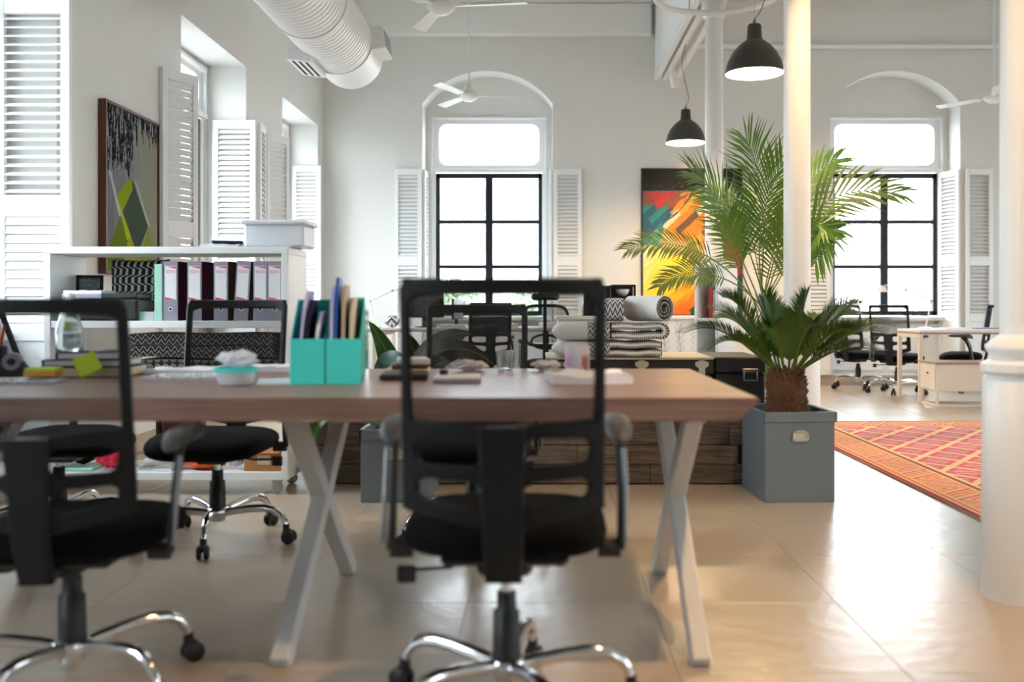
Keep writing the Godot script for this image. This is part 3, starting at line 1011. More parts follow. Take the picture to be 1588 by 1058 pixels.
func wheel_caster(p: Vector3, o: Node3D) -> void:
	var b := B.new()
	b.lathe([Vector2(0.0, -0.012), Vector2(0.026, -0.012), Vector2(0.031, -0.008), Vector2(0.031, 0.008), Vector2(0.026, 0.012), Vector2(0.0, 0.012)], 22, Transform3D(Basis(Vector3.RIGHT, PI / 2), p + Vector3(0, 0.031, 0)))
	for s in [-1, 1]:
		b.prism(PackedVector2Array([Vector2(-0.012, 0.02), Vector2(0.012, 0.02), Vector2(0.026, 0.079), Vector2(-0.026, 0.079)]), -0.0015, 0.0015, Transform3D(Basis.IDENTITY, p + Vector3(0, 0, s * 0.017)))
	b.box(p + Vector3(0, 0.076, 0), Vector3(0.07, 0.005, 0.055), 0.002)
	part("caster", b, M.cable_grey, o)

# ribbon of cloth: path in x y, thickness, extruded along z; pattern runs along it
func ribbon(path: Array, th: float, z0: float, z1: float, per := 6.0) -> B:
	var b := B.new()
	var m := path.size()
	var nn := []
	for i in m:
		var tg: Vector2 = (path[mini(i + 1, m - 1)] - path[maxi(i - 1, 0)]).normalized()
		nn.append(Vector2(-tg.y, tg.x))
	var L := 0.0
	for i in m - 1:
		var a: Vector2 = path[i]
		var c: Vector2 = path[i + 1]
		var l := a.distance_to(c)
		var ua := L * per
		var uc := (L + l) * per
		L += l
		for s in [1.0, -1.0]:
			var A: Vector2 = a + nn[i] * th / 2 * s
			var C: Vector2 = c + nn[i + 1] * th / 2 * s
			var na: Vector3 = Vector3(nn[i].x, nn[i].y, 0) * s
			var nc: Vector3 = Vector3(nn[i + 1].x, nn[i + 1].y, 0) * s
			b.squad(Vector3(A.x, A.y, z0), Vector3(C.x, C.y, z0), Vector3(C.x, C.y, z1), Vector3(A.x, A.y, z1), na, nc, nc, na,
				Vector2(ua, z0 * per), Vector2(uc, z0 * per), Vector2(uc, z1 * per), Vector2(ua, z1 * per))
			b.n_fix_s(6, [])
		for zz in [z0, z1]:
			var q := Vector3(0, 0, zz)
			var A0 := Vector3((a + nn[i] * th / 2).x, (a + nn[i] * th / 2).y, 0) + q
			var A1 := Vector3((a - nn[i] * th / 2).x, (a - nn[i] * th / 2).y, 0) + q
			var C0 := Vector3((c + nn[i + 1] * th / 2).x, (c + nn[i + 1] * th / 2).y, 0) + q
			var C1 := Vector3((c - nn[i + 1] * th / 2).x, (c - nn[i + 1] * th / 2).y, 0) + q
			b.quad(A0, A1, C1, C0, Rect2(0, 0, 1, 1))
			for uu in [0, 3]: b.u[b.u.size() - 6 + uu] = Vector2(ua, 0)
			b.u[b.u.size() - 4] = Vector2(ua, th * per); b.u[b.u.size() - 5] = Vector2(uc, th * per); b.u[b.u.size() - 1] = Vector2(uc, th * per); b.u[b.u.size() - 2] = Vector2(uc, 0)
			b.n_fix(6, Vector3(0, 0, 1 if zz == maxf(z0, z1) else -1))
	for i in [0, m - 1]:
		var a: Vector2 = path[i]
		var A: Vector2 = a + nn[i] * th / 2
		var C: Vector2 = a - nn[i] * th / 2
		b.quad(Vector3(A.x, A.y, z0), Vector3(C.x, C.y, z0), Vector3(C.x, C.y, z1), Vector3(A.x, A.y, z1))
		var o: Vector2 = (path[0] - path[1]) if i == 0 else (path[m - 1] - path[m - 2])
		b.n_fix(6, Vector3(o.x, o.y, 0))
	return b

# folded cloth lying between x0 and x1 with rounded folds, k layers of height h each
func folded(x0: float, x1: float, y: float, h: float, layers: int, start_right := false) -> Array:
	var p := []
	var r := h / 2
	for k in layers:
		var yy := y + r + h * k
		var to_right := (k % 2 == 0) != start_right
		var a := x0 + r if to_right else x1 - r
		var c := x1 - r if to_right else x0 + r
		for i in 9:
			var t := i / 8.0
			p.append(Vector2(lerpf(a, c, t), yy + 0.003 * sin(t * 9.0 + k)))
		if k < layers - 1:
			for i in range(1, 7):
				var an := -PI / 2 + PI * i / 7.0
				p.append(Vector2(c + (1 if to_right else -1) * cos(an) * r, yy + r + sin(an) * r))
	return p

func crumple(rad: Vector3, seed_: int, amp := 0.35) -> B:
	var f := noise(seed_, 1.0, 2)
	var b := B.new()
	var pt := func(p, q):
		var a: float = p * TAU
		var e: float = (q - 0.5) * PI
		var d := Vector3(cos(a) * cos(e), sin(e), sin(a) * cos(e))
		var r := 1.0 + amp * f.get_noise_3dv(d * 2.2) + amp * 0.6 * absf(f.get_noise_3dv(d * 4.0 + Vector3(7, 3, 1)))
		return d * rad * r
	# faceted folds: flat shaded
	var nu := 22
	var nv := 12
	for j in nv:
		for i in nu:
			var A: Vector3 = pt.call(float(i) / nu, float(j) / nv)
			var C: Vector3 = pt.call(float(i + 1) / nu if i < nu - 1 else 0.0, float(j) / nv)
			var D: Vector3 = pt.call(float(i + 1) / nu if i < nu - 1 else 0.0, float(j + 1) / nv)
			var E: Vector3 = pt.call(float(i) / nu, float(j + 1) / nv)
			b.tri(A, E, C); b.n_fix(3, A + C + E)
			b.tri(E, D, C); b.n_fix(3, C + D + E)
	return b

func sheet(w: float, d: float, th: float, seed_: int, wave := 0.004) -> B:
	var f := noise(seed_, 1.0, 2)
	var b := B.new()
	b.grid(10, 8, func(p, q): return Vector3((p - 0.5) * w, th + wave * (f.get_noise_2d(p * 2.5, q * 2.5) + 0.6), (q - 0.5) * d), true)
	for s in 4:
		var e := [Vector2(-1, -1), Vector2(1, -1), Vector2(1, 1), Vector2(-1, 1)]
		var p: Vector2 = e[s]
		var q: Vector2 = e[(s + 1) % 4]
		for i in 6:
			var P := p.lerp(q, i / 6.0)
			var Q := p.lerp(q, (i + 1) / 6.0)
			var hp := th + wave * (f.get_noise_2d((P.x + 1) * 1.25, (P.y + 1) * 1.25) + 0.6)
			var hq := th + wave * (f.get_noise_2d((Q.x + 1) * 1.25, (Q.y + 1) * 1.25) + 0.6)
			b.quad(Vector3(P.x * w / 2, 0, P.y * d / 2), Vector3(Q.x * w / 2, 0, Q.y * d / 2), Vector3(Q.x * w / 2, hq, Q.y * d / 2), Vector3(P.x * w / 2, hp, P.y * d / 2))
			b.n_fix(6, Vector3(P.x + Q.x, 0, P.y + Q.y))
	b.quad(Vector3(-w / 2, 0, -d / 2), Vector3(w / 2, 0, -d / 2), Vector3(w / 2, 0, d / 2), Vector3(-w / 2, 0, d / 2))
	b.n_fix(6, Vector3.DOWN)
	return b

func build_bookcase() -> void:
	var zf := -5.10
	var zb := -5.51
	var zc := (zf + zb) / 2
	var o := thing("bookcase", "low white open bookcase on castors, full of binders and folded rugs", "bookcase", Vector3(0, 0, 0))
	var dp := zf - zb
	part("top_panel", B.new().box(Vector3(-1.975, 1.292, zc), Vector3(1.29, 0.036, dp), 0.003), M.white_paint, o)
	for x in [-2.602, -1.348]:
		part("side_panel", B.new().box(Vector3(x, 0.6765, zc), Vector3(0.036, 1.195, dp - 0.002), 0.003), M.white_paint, o)
	for y in [0.90, 0.555]:
		part("shelf", B.new().box(Vector3(-1.975, y, zc), Vector3(1.218, 0.038, dp - 0.01), 0.002), M.white_paint, o)
	part("bottom_panel", B.new().box(Vector3(-1.975, 0.099, zc), Vector3(1.218, 0.040, dp - 0.002), 0.002), M.white_paint, o)
	for x in [-2.56, -1.40]:
		for z in [-5.15, -5.45]: wheel_caster(Vector3(x, 0, z), o)
	# binders on the upper shelf
	var lx := [-1.997, -1.871, -1.731, -1.622, -1.522, -1.446]
	var sides := ["binder_purple", "binder_purple", "binder_brown", "binder_brown", "binder_grey", "binder_grey"]
	var lab := ["grey lever arch binder with purple sides, leftmost of the six, beside the mint folder", "grey lever arch binder with purple sides, second of the six from the mint folder", "grey lever arch binder standing straight, third from the mint folder", "leaning grey lever arch binder, the tilted one in the row", "grey lever arch binder just right of the tilted one", "grey lever arch binder at the right end of the row, against the bookcase side"]
	for i in 6:
		var t := thing("ring_binder", lab[i], "binder", Vector3(lx[i] + 0.0385, 0.919, -5.125), 0.0, "lever arch binders in the bookcase")
		if i == 3: t.rotation.z = -0.055
		if i == 3: t.position += Vector3(-0.004, 0.0023, 0)
		var w := 0.075
		part("spine", B.new().box(Vector3(0, 0.158, 0), Vector3(w, 0.316, 0.004), 0.0015), M.binder_grey, t)
		for s in [-1, 1]:
			part("board", B.new().box(Vector3(s * (w / 2 - 0.0015), 0.158, -0.142), Vector3(0.003, 0.316, 0.28), 0.001), M[sides[i]], t)
		part("paper_block", B.new().box(Vector3(-0.004, 0.152, -0.14), Vector3(0.058, 0.285, 0.22), 0.002), M.paper, t)
		var l := part("label", B.new().box(Vector3(0, 0.201, 0.0026), Vector3(0.060, 0.180, 0.0012), 0.0), M.paper, t)
		var pk := B.new()
		pk.prism(PackedVector2Array([Vector2(-0.022, 0.288), Vector2(0.029, 0.288), Vector2(0.029, 0.276)]), 0.0033, 0.0038)
		pk.prism(PackedVector2Array([Vector2(-0.029, 0.112), Vector2(0.029, 0.112), Vector2(-0.029, 0.126)]), 0.0033, 0.0038)
		part("label_stripe", pk, M.label_pink, l)
		var tm := TextMesh.new()
		tm.text = "SOLO"
		var sf := SystemFont.new()
		sf.font_names = PackedStringArray(["Droid Sans"])
		tm.font = sf
		tm.font_size = 16
		tm.pixel_size = 0.00125
		tm.depth = 0.0004
		part("lettering", tm, M.label_pink, l, Transform3D(Basis.IDENTITY, Vector3(0, 0.260, 0.0037)))
		for k in 5:
			pass
		part("finger_hole", B.new().lathe([Vector2(0.0, 0.0), Vector2(0.0075, 0.0), Vector2(0.0075, 0.001)], 18, Transform3D(Basis(Vector3.RIGHT, PI / 2), Vector3(0, 0.062, 0.0032))), M.slot_black, t)
		part("finger_ring", B.new().lathe([Vector2(0.0075, 0.0), Vector2(0.0075, 0.0022), Vector2(0.011, 0.0022), Vector2(0.012, 0.0)], 18, Transform3D(Basis(Vector3.RIGHT, PI / 2), Vector3(0, 0.062, 0.0022))), M.paper, t)
	# mint folder, cushion, frame, small box, machine
	solo("box_file", B.new().box(Vector3(-2.0225, 1.070, -5.24), Vector3(0.042, 0.30, 0.24), 0.003), M.mint_card, "pale mint green folder standing left of the grey binders", "folder")
	var cu := B.new()
	cu.grid(28, 28, func(p, q):
		var x: float = p * 2 - 1
		var y: float = q * 2 - 1
		var e := pow(maxf((1 - pow(absf(x), 2.6)) * (1 - pow(absf(y), 2.6)), 0.0), 0.5)
		var pin := 1.0 - 0.05 * (1.0 - absf(x * y))
		return Vector3(x * 0.165 * (1.0 - 0.06 * (1 - absf(y)) * absf(x)), 0.17 + y * 0.17 * pin, 0.055 * e), false, Vector2(1, 1))
	cu.grid(28, 28, func(p, q):
		var x: float = p * 2 - 1
		var y: float = q * 2 - 1
		var e := pow(maxf((1 - pow(absf(x), 2.6)) * (1 - pow(absf(y), 2.6)), 0.0), 0.5)
		var pin := 1.0 - 0.05 * (1.0 - absf(x * y))
		return Vector3(x * 0.165 * (1.0 - 0.06 * (1 - absf(y)) * absf(x)), 0.17 + y * 0.17 * pin, -0.055 * e), true)
	var cs := solo("cushion", cu, M.cushion_print, "dark navy cushion with a pale interlocking scroll pattern, standing on the upper shelf", "cushion", "", Vector3(-2.24, 0.921, -5.39))
	cs.rotation.x = -0.10
	var fr := thing("photo_frame", "small black picture frame leaning at the left end of the upper shelf", "picture frame", Vector3(-2.505, 0.921, -5.37), 0.30)
	var ft := Transform3D(Basis(Vector3.RIGHT, -0.12), Vector3.ZERO)
	var fb := B.new()
	for s in [-1, 1]:
		fb.box(Vector3(s * 0.062, 0.125, 0), Vector3(0.016, 0.25, 0.018), 0.002)
		fb.box(Vector3(0, 0.125 + s * 0.117, 0), Vector3(0.11, 0.016, 0.018), 0.002)
	part("frame", fb, M.screen_black, fr, ft)
	part("print", B.new().box(Vector3(0, 0.125, -0.003), Vector3(0.112, 0.222, 0.006), 0.0), M.framed_print, fr, ft)
	var mc := thing("printer", "black office printer on the upper shelf with a grey tray of papers on it", "printer", Vector3(-2.33, 0.919, -5.21))
	part("body", B.new().box(Vector3(0.015, 0.058, 0), Vector3(0.38, 0.116, 0.22), 0.012), M.trunk_black, mc)
	part("tray", B.new().box(Vector3(-0.09, 0.13, 0.01), Vector3(0.21, 0.026, 0.20), 0.004), M.binder_grey, mc)
	part("lid", B.new().box(Vector3(0.105, 0.132, 0.0), Vector3(0.19, 0.030, 0.21), 0.006), M.dark_green, mc)
	solo("paper_sheet", sheet(0.20, 0.18, 0.012, 4, 0.006), M.paper, "loose white papers lying in the grey tray of the black printer", "paper", "", Vector3(-2.42, 1.0632, -5.20))
	var tb := thing("tissue_box", "small pale printed box between the printer and the mint folder", "box", Vector3(-2.088, 0.919, -5.16))
	part("carton", B.new().box(Vector3(0, 0.024, 0), Vector3(0.085, 0.048, 0.07), 0.003), M.milky_plastic, tb)
	part("band", B.new().box(Vector3(-0.02, 0.024, 0.0355), Vector3(0.02, 0.046, 0.001), 0.0), M.mint_card, tb)
	# folded rugs on the middle shelf
	solo("folded_rug", ribbon(folded(-2.19, -1.395, 0.580, 0.068, 2), 0.060, -5.47, -5.13, 12.0), M.rug_meander, "folded black rug with a pale scroll border, lower of the two on the middle shelf", "rug")
	solo("folded_rug", ribbon(folded(-2.20, -1.39, 0.722, 0.065, 2, true), 0.059, -5.46, -5.14, 12.0), M.rug_zigzag, "folded black rug with grey zigzags, upper of the two on the middle shelf", "rug")
	var rl := []
	for i in 40:
		var a := i * 0.36
		var r := 0.012 + 0.0048 * a
		rl.append(Vector2(-2.36 + cos(a) * r, 0.676 + sin(a) * r))
	solo("rolled_rug", ribbon(rl, 0.02, -5.46, -5.13, 5.0), M.blanket_white, "rolled cream rug end at the left of the middle shelf", "rug")
	# bottom compartment
	solo("crumpled_bag", crumple(Vector3(0.085, 0.06, 0.08), 3, 0.3), M.pink_bag, "crumpled bright pink bag on the bottom shelf", "bag", "", Vector3(-2.31, 0.192, -5.22))
	solo("crumpled_bag", crumple(Vector3(0.10, 0.032, 0.08), 13, 0.3), M.orange_bag, "flattened orange bag on the bottom shelf behind the near office chairs", "bag", "", Vector3(-1.80, 0.156, -5.22))
	solo("paper_bag", crumple(Vector3(0.045, 0.055, 0.06), 17, 0.2), M.paper_lilac, "small white crumpled bag beside the cardboard box", "bag", "", Vector3(-1.640, 0.190, -5.22))
	for k in 4:
		solo("paper_stack", sheet(0.22, 0.18, 0.010, 30 + k, 0.004), [M.paper, M.newsprint, M.paper_cream, M.paper][k], ["white papers at the foot of the pile on the bottom shelf", "grey printed paper second from the foot of the bottom shelf's pile", "cream papers third in the bottom shelf's pile", "white papers topmost in the bottom shelf's pile"][k], "paper", "papers on the bottom shelf", Vector3(-2.055 + 0.01 * k, 0.1195 + 0.0145 * k, -5.25), 0.15 * k - 0.2)
	solo("wooden_box", B.new().box(Vector3(-2.02, 0.30, -5.44), Vector3(0.25, 0.24, 0.10), 0.004).box(Vector3(-2.02, 0.15, -5.44), Vector3(0.23, 0.061, 0.08), 0.0), M.red_wood, "reddish brown wooden box at the back of the bottom shelf", "box")
	var cb := thing("cardboard_box", "open brown cardboard box with a white label on the bottom shelf", "box", Vector3(-1.475, 0.119, -5.24))
	part("carton", B.new().box(Vector3(0, 0.062, 0), Vector3(0.20, 0.124, 0.2), 0.002), M.cardboard, cb)
	part("flap", B.new().bar(Vector3(0, 0.124, 0.10), Vector3(0, 0.10, 0.14), 0.19, 0.004, Vector3.RIGHT, 0.0), M.cardboard, cb)
	part("label", B.new().box(Vector3(0.005, 0.06, 0.1008), Vector3(0.07, 0.05, 0.0012), 0.0), M.paper_cream, cb)
	solo("serving_tray", B.new().box(Vector3(-2.475, 0.127, -5.24), Vector3(0.19, 0.014, 0.2), 0.004), M.mint_card, "pale green tray at the left of the bottom shelf", "tray")
	solo("black_bag", crumple(Vector3(0.07, 0.07, 0.07), 40, 0.2), M.seat_fabric, "dark bundle resting on the pale green tray", "bag", "", Vector3(-2.485, 0.214, -5.25))
	# on top
	solo("paper_stack", sheet(0.20, 0.24, 0.012, 51, 0.01), M.paper, "loose white papers on top of the bookcase, left of the plastic box", "paper", "", Vector3(-1.725, 1.3105, -5.27), 0.1)
	solo("notebook", B.new().box(Vector3(0, 0.008, 0), Vector3(0.16, 0.014, 0.19), 0.003), M.navy_card, "thin navy notebook lying on the papers on top of the bookcase", "notebook", "", Vector3(-1.70, 1.3335, -5.27), 0.25)
	var sb := thing("storage_box", "translucent white plastic storage box with a lid on top of the bookcase", "box", Vector3(-1.425, 1.31, -5.30))
	part("tub", B.new().box(Vector3(0, 0.065, 0), Vector3(0.32, 0.125, 0.26), 0.012), M.milky_plastic, sb)
	part("lid", B.new().box(Vector3(0, 0.136, 0), Vector3(0.35, 0.024, 0.29), 0.008), M.white_ceramic, sb)
	part("contents", B.new().box(Vector3(-0.02, 0.03, 0.0), Vector3(0.24, 0.05, 0.2), 0.006), M.paper_lilac, sb)

# ---------------------------------------------------------------- plants
func bez(p: Array, t: float) -> Vector3:
	var a: Vector3 = p[0]
	return a.bezier_interpolate(p[1], p[2], p[3], t)

# one frond: rib along a curve with pairs of narrow leaflets
func frond(p: Array, count: int, len_: float, wid: float, from_: float, lift: float, droop: float, seed_: int, side_up := Vector3.UP, one_side := 0) -> B:
	var r := RandomNumberGenerator.new()
	r.seed = seed_
	var b := B.new()
	for i in count:
		var t := lerpf(from_, 0.99, (i + 0.5) / count)
		var o := bez(p, t)
		var tg := (bez(p, minf(t + 0.02, 1.0)) - bez(p, t - 0.02)).normalized()
		var sd := tg.cross(side_up).normalized()
		var up := sd.cross(tg).normalized()
		var k := (t - from_) / (1.0 - from_)
		var L := len_ * (0.45 + 0.75 * sin(PI * clampf(0.18 + k * 0.72, 0, 1))) * r.randf_range(0.88, 1.1)
		for s in [-1.0, 1.0]:
			if one_side != 0 and s != one_side and r.randf() < 0.75: continue
			var ang := lerpf(0.95, 0.38, k) + r.randf_range(-0.08, 0.08)
			var d: Vector3 = (sd * s * sin(ang) + tg * cos(ang) + up * lift).normalized()
			var e: Vector3 = (d - Vector3.UP * droop * r.randf_range(0.7, 1.3)).normalized()
			var wv: Vector3 = d.cross(up).normalized() * wid * 0.5
			var m := o + d * L * 0.5
			var q := m + e * L * 0.5
			var nn: Vector3 = wv.cross(d).normalized()
			if nn.dot(up) < 0: nn = -nn
			b.tri(o - wv * 0.4, o + wv * 0.4, m + wv); b.n_fix(3, nn)
			b.tri(o - wv * 0.4, m + wv, m - wv); b.n_fix(3, nn)
			b.tri(m - wv, m + wv, q); b.n_fix(3, nn)
	return b

func rib(p: Array, r0: float, r1: float, m := 12) -> B:
	var pts := []
	var rr := []
	for i in m + 1:
		pts.append(bez(p, float(i) / m))
		rr.append(lerpf(r0, r1, float(i) / m))
	return B.new().tube(pts, rr, 6)

func planter(at: Vector3, o: Node3D, w: float, h: float, dp: float) -> void:
	var b := B.new()
	var t := 0.008
	for s in [-1, 1]:
		b.box(Vector3(s * (w / 2 - t / 2), h / 2, 0), Vector3(t, h, dp), 0.002)
		b.box(Vector3(0, h / 2, s * (dp / 2 - t / 2)), Vector3(w - 0.01, h, t), 0.002)
	b.box(Vector3(0, 0.01, 0), Vector3(w - 0.02, 0.02, dp - 0.02), 0.0)
	part("tub", b, M.planter_grey, o)
	b = B.new()
	for s in [-1, 1]:
		b.box(Vector3(s * (w / 2 + 0.002), h - 0.024, 0), Vector3(0.016, 0.052, dp + 0.02), 0.003)
		b.box(Vector3(0, h - 0.024, s * (dp / 2 + 0.002)), Vector3(w + 0.02, 0.052, 0.016), 0.003)
	part("rim", b, M.planter_grey, o)
	part("soil", B.new().box(Vector3(0, h - 0.06, 0), Vector3(w - 0.02, 0.03, dp - 0.02), 0.0), M.soil, o)
	var hd := B.new()
	hd.box(Vector3(0, h - 0.125, dp / 2 + 0.004), Vector3(0.078, 0.050, 0.008), 0.006)
	hd.box(Vector3(0, h - 0.098, dp / 2 + 0.008), Vector3(0.060, 0.014, 0.016), 0.005)
	hd.box(Vector3(0, h - 0.140, dp / 2 + 0.012), Vector3(0.068, 0.018, 0.018), 0.006)
	for s in [-1, 1]: hd.box(Vector3(s * 0.036, h - 0.124, dp / 2 + 0.010), Vector3(0.010, 0.040, 0.012), 0.003)
	part("label_holder", hd, M.brass_dull, o, Transform3D.IDENTITY, "worn cream metal label pull")

func build_cycad() -> void:
	var at := Vector3(1.305, 0, -5.13)
	var o := thing("potted_cycad", "short stout cycad with stiff dark green fronds in a square grey metal planter", "potted plant", at, 0.06)
	planter(at, o, 0.358, 0.458, 0.44)
	var b := B.new()
	b.lathe([Vector2(0.0, 0.38), Vector2(0.085, 0.39), Vector2(0.098, 0.46), Vector2(0.105, 0.54), Vector2(0.098, 0.60), Vector2(0.075, 0.655), Vector2(0.0, 0.67)], 20)
	part("trunk", b, M.cycad_bark, o)
	b = B.new()
	for i in 260:
		var a := i * 2.399963
		var y := lerpf(0.41, 0.655, i / 260.0)
		var r := 0.100 - 0.02 * clampf((y - 0.6) / 0.05, 0, 1)
		var out := Vector3(cos(a), 0, sin(a))
		var sd := Vector3(-sin(a), 0, cos(a))
		var p := out * r * 0.92 + Vector3(0, y, 0)
		var tip := p + out * rng.randf_range(0.012, 0.028) + Vector3(0, rng.randf_range(0.005, 0.035), 0)
		var w := sd * rng.randf_range(0.007, 0.013)
		b.tri(p - w - Vector3(0, 0.012, 0), p + w - Vector3(0, 0.012, 0), tip); b.n_fix(3, out)
		b.tri(p + w - Vector3(0, 0.012, 0), p + w * 0.7 + Vector3(0, 0.02, 0), tip); b.n_fix(3, out + sd)
		b.tri(p - w * 0.7 + Vector3(0, 0.02, 0), p - w - Vector3(0, 0.012, 0), tip); b.n_fix(3, out - sd)
	part("bark_scales", b, M.bark_scale, o).set_meta("kind", "stuff")
	# tips measured from the crown: x, y, z, sag of the arch
	var tips := [[-0.56, 0.21, 0.04, 0.16], [-0.36, 0.40, 0.06, 0.13], [-0.37, 0.33, -0.10, 0.12], [-0.14, 0.40, 0.10, 0.07], [-0.11, 0.37, -0.14, 0.05], [0.02, 0.33, -0.30, 0.08], [0.13, 0.41, -0.05, 0.06], [0.30, 0.385, 0.08, 0.10], [0.42, 0.36, -0.05, 0.12], [0.47, 0.30, -0.2, 0.15], [0.56, 0.20, -0.02, 0.14], [0.50, 0.25, 0.22, 0.14],
		[-0.48, 0.13, 0.24, 0.16], [-0.20, 0.23, 0.36, 0.14], [0.04, 0.25, 0.33, 0.12], [0.26, 0.22, 0.34, 0.14], [-0.30, 0.28, -0.34, 0.14], [0.34, 0.26, -0.36, 0.14], [0.40, 0.12, 0.20, 0.10], [-0.02, 0.30, 0.18, 0.06]]
	var c := Vector3(0, 0.645, 0)
	for i in tips.size():
		var e := Vector3(tips[i][0], tips[i][1], tips[i][2])
		var sag: float = tips[i][3]
		var flat := Vector3(e.x, 0, e.z).normalized() * 0.05
		var p := [c + flat, c + flat + e * 0.33 + Vector3(0, sag * 0.55, 0), c + e * 0.68 + Vector3(0, sag, 0), c + e]
		var f := part("frond", frond(p, 62, 0.100, 0.0095, 0.16, 0.45, 0.08, 100 + i), M.cycad_leaf, o)
		part("rachis", rib(p, 0.0075, 0.002), M.cycad_rachis, f)

func build_palm() -> void:
	var at := Vector3(1.63, 0, -6.85)
	var o := thing("potted_palm", "tall airy palm with long arching feathery fronds behind the white column", "potted plant", at)
	var b := B.new()
	b.lathe([Vector2(0.0, 0.0), Vector2(0.13, 0.0), Vector2(0.15, 0.05), Vector2(0.19, 0.40), Vector2(0.20, 0.42), Vector2(0.18, 0.42), Vector2(0.17, 0.36), Vector2(0.0, 0.36)], 28)
	part("pot", b, M.white_ceramic, o)
	part("soil", B.new().lathe([Vector2(0.0, 0.365), Vector2(0.172, 0.375), Vector2(0.0, 0.39)], 24), M.soil, o)
	# each frond: base offset, two guide points and the tip, in photo measurements at its distance
	var fs := [
		[1182, 420, 6.85, 1190, 330, 6.8, 1176, 250, 6.75, 1157, 216, 6.7, 0, 0.36],
		[1178, 440, 6.80, 1150, 340, 6.7, 1110, 290, 6.6, 1074, 268, 6.5, 1, 0.33],
		[1172, 470, 6.75, 1120, 390, 6.5, 1040, 360, 6.3, 972, 388, 6.1, 2, 0.30],
		[1188, 440, 6.9, 1205, 350, 7.0, 1235, 280, 7.1, 1300, 246, 7.2, 1, 0.32],
		[1192, 450, 6.85, 1225, 330, 6.9, 1290, 280, 6.9, 1392, 300, 6.8, 1, 0.34],
		[1195, 450, 6.8, 1255, 330, 6.7, 1300, 320, 6.6, 1262, 412, 6.5, 0, 0.30],
		[1180, 430, 6.75, 1170, 360, 6.6, 1190, 300, 6.5, 1214, 250, 6.4, 0, 0.34],
		[1175, 460, 6.9, 1140, 380, 7.0, 1125, 330, 7.1, 1100, 300, 7.2, 1, 0.30],
		[1186, 460, 6.7, 1200, 400, 6.5, 1216, 350, 6.4, 1225, 320, 6.3, 0, 0.28],
		[1170, 470, 6.7, 1150, 420, 6.6, 1130, 380, 6.5, 1128, 340, 6.4, 0, 0.28],
		[1184, 470, 6.95, 1175, 400, 7.1, 1160, 340, 7.2, 1150, 310, 7.3, 1, 0.28],
		[1194, 460, 6.95, 1230, 390, 7.1, 1262, 352, 7.1, 1300, 356, 7.2, 1, 0.26],
		[1176, 470, 6.6, 1140, 430, 6.4, 1070, 400, 6.2, 1022, 446, 6.1, 2, 0.26],
	]
	var ms := ["palm_leaf", "palm_leaf_dark", "palm_leaf_yellow"]
	for i in fs.size():
		var q = fs[i]
		var base := Vector3(0.03 * cos(i * 2.4), 0.37, 0.03 * sin(i * 2.4))
		var p := []
		for k in 4: p.append(W(q[k * 3], q[k * 3 + 1], q[k * 3 + 2]) - at)
		var st := part("stem", rib([base, base.lerp(p[0], 0.35) + (base - p[0]) * 0.0, p[0] - (p[1] - p[0]) * 0.5, p[0]], 0.010, 0.006), M.palm_stem, o)
		var f := part("frond", frond(p, 22 if i in [3, 4, 5, 11] else 27, q[13] * (0.55 if i in [2, 12] else 0.82), 0.026 if i in [3, 4, 5, 11] else 0.0155, 0.38 if i in [2, 12, 7, 9, 10] else 0.15, 0.10, 0.30, 200 + i, Vector3(0.25 * sin(i * 1.7), 0.45, 1.0).normalized()), M[ms[q[12]]], o)
		part("rachis", rib(p, 0.006, 0.002), M.palm_stem, f)

func big_leaf(p: Array, w: float, fold: float, twist := 0.0) -> B:
	var b := B.new()
	b.grid(12, 18, func(u, t):
		var tg := (bez(p, minf(t + 0.02, 1.0)) - bez(p, maxf(t - 0.02, 0.0))).normalized()
		var sd := tg.cross(Vector3(0, 0.35, 1).normalized()).normalized().rotated(tg, twist)
		var up := sd.cross(tg)
		var x: float = u * 2 - 1
		var ww := w * pow(sin(PI * clampf(pow(t, 0.75), 0.0, 1.0)), 0.75)
		return bez(p, t) + sd * x * ww + up * (absf(x) * fold * ww + 0.006 * sin(t * 26.0) * absf(x)))
	return b

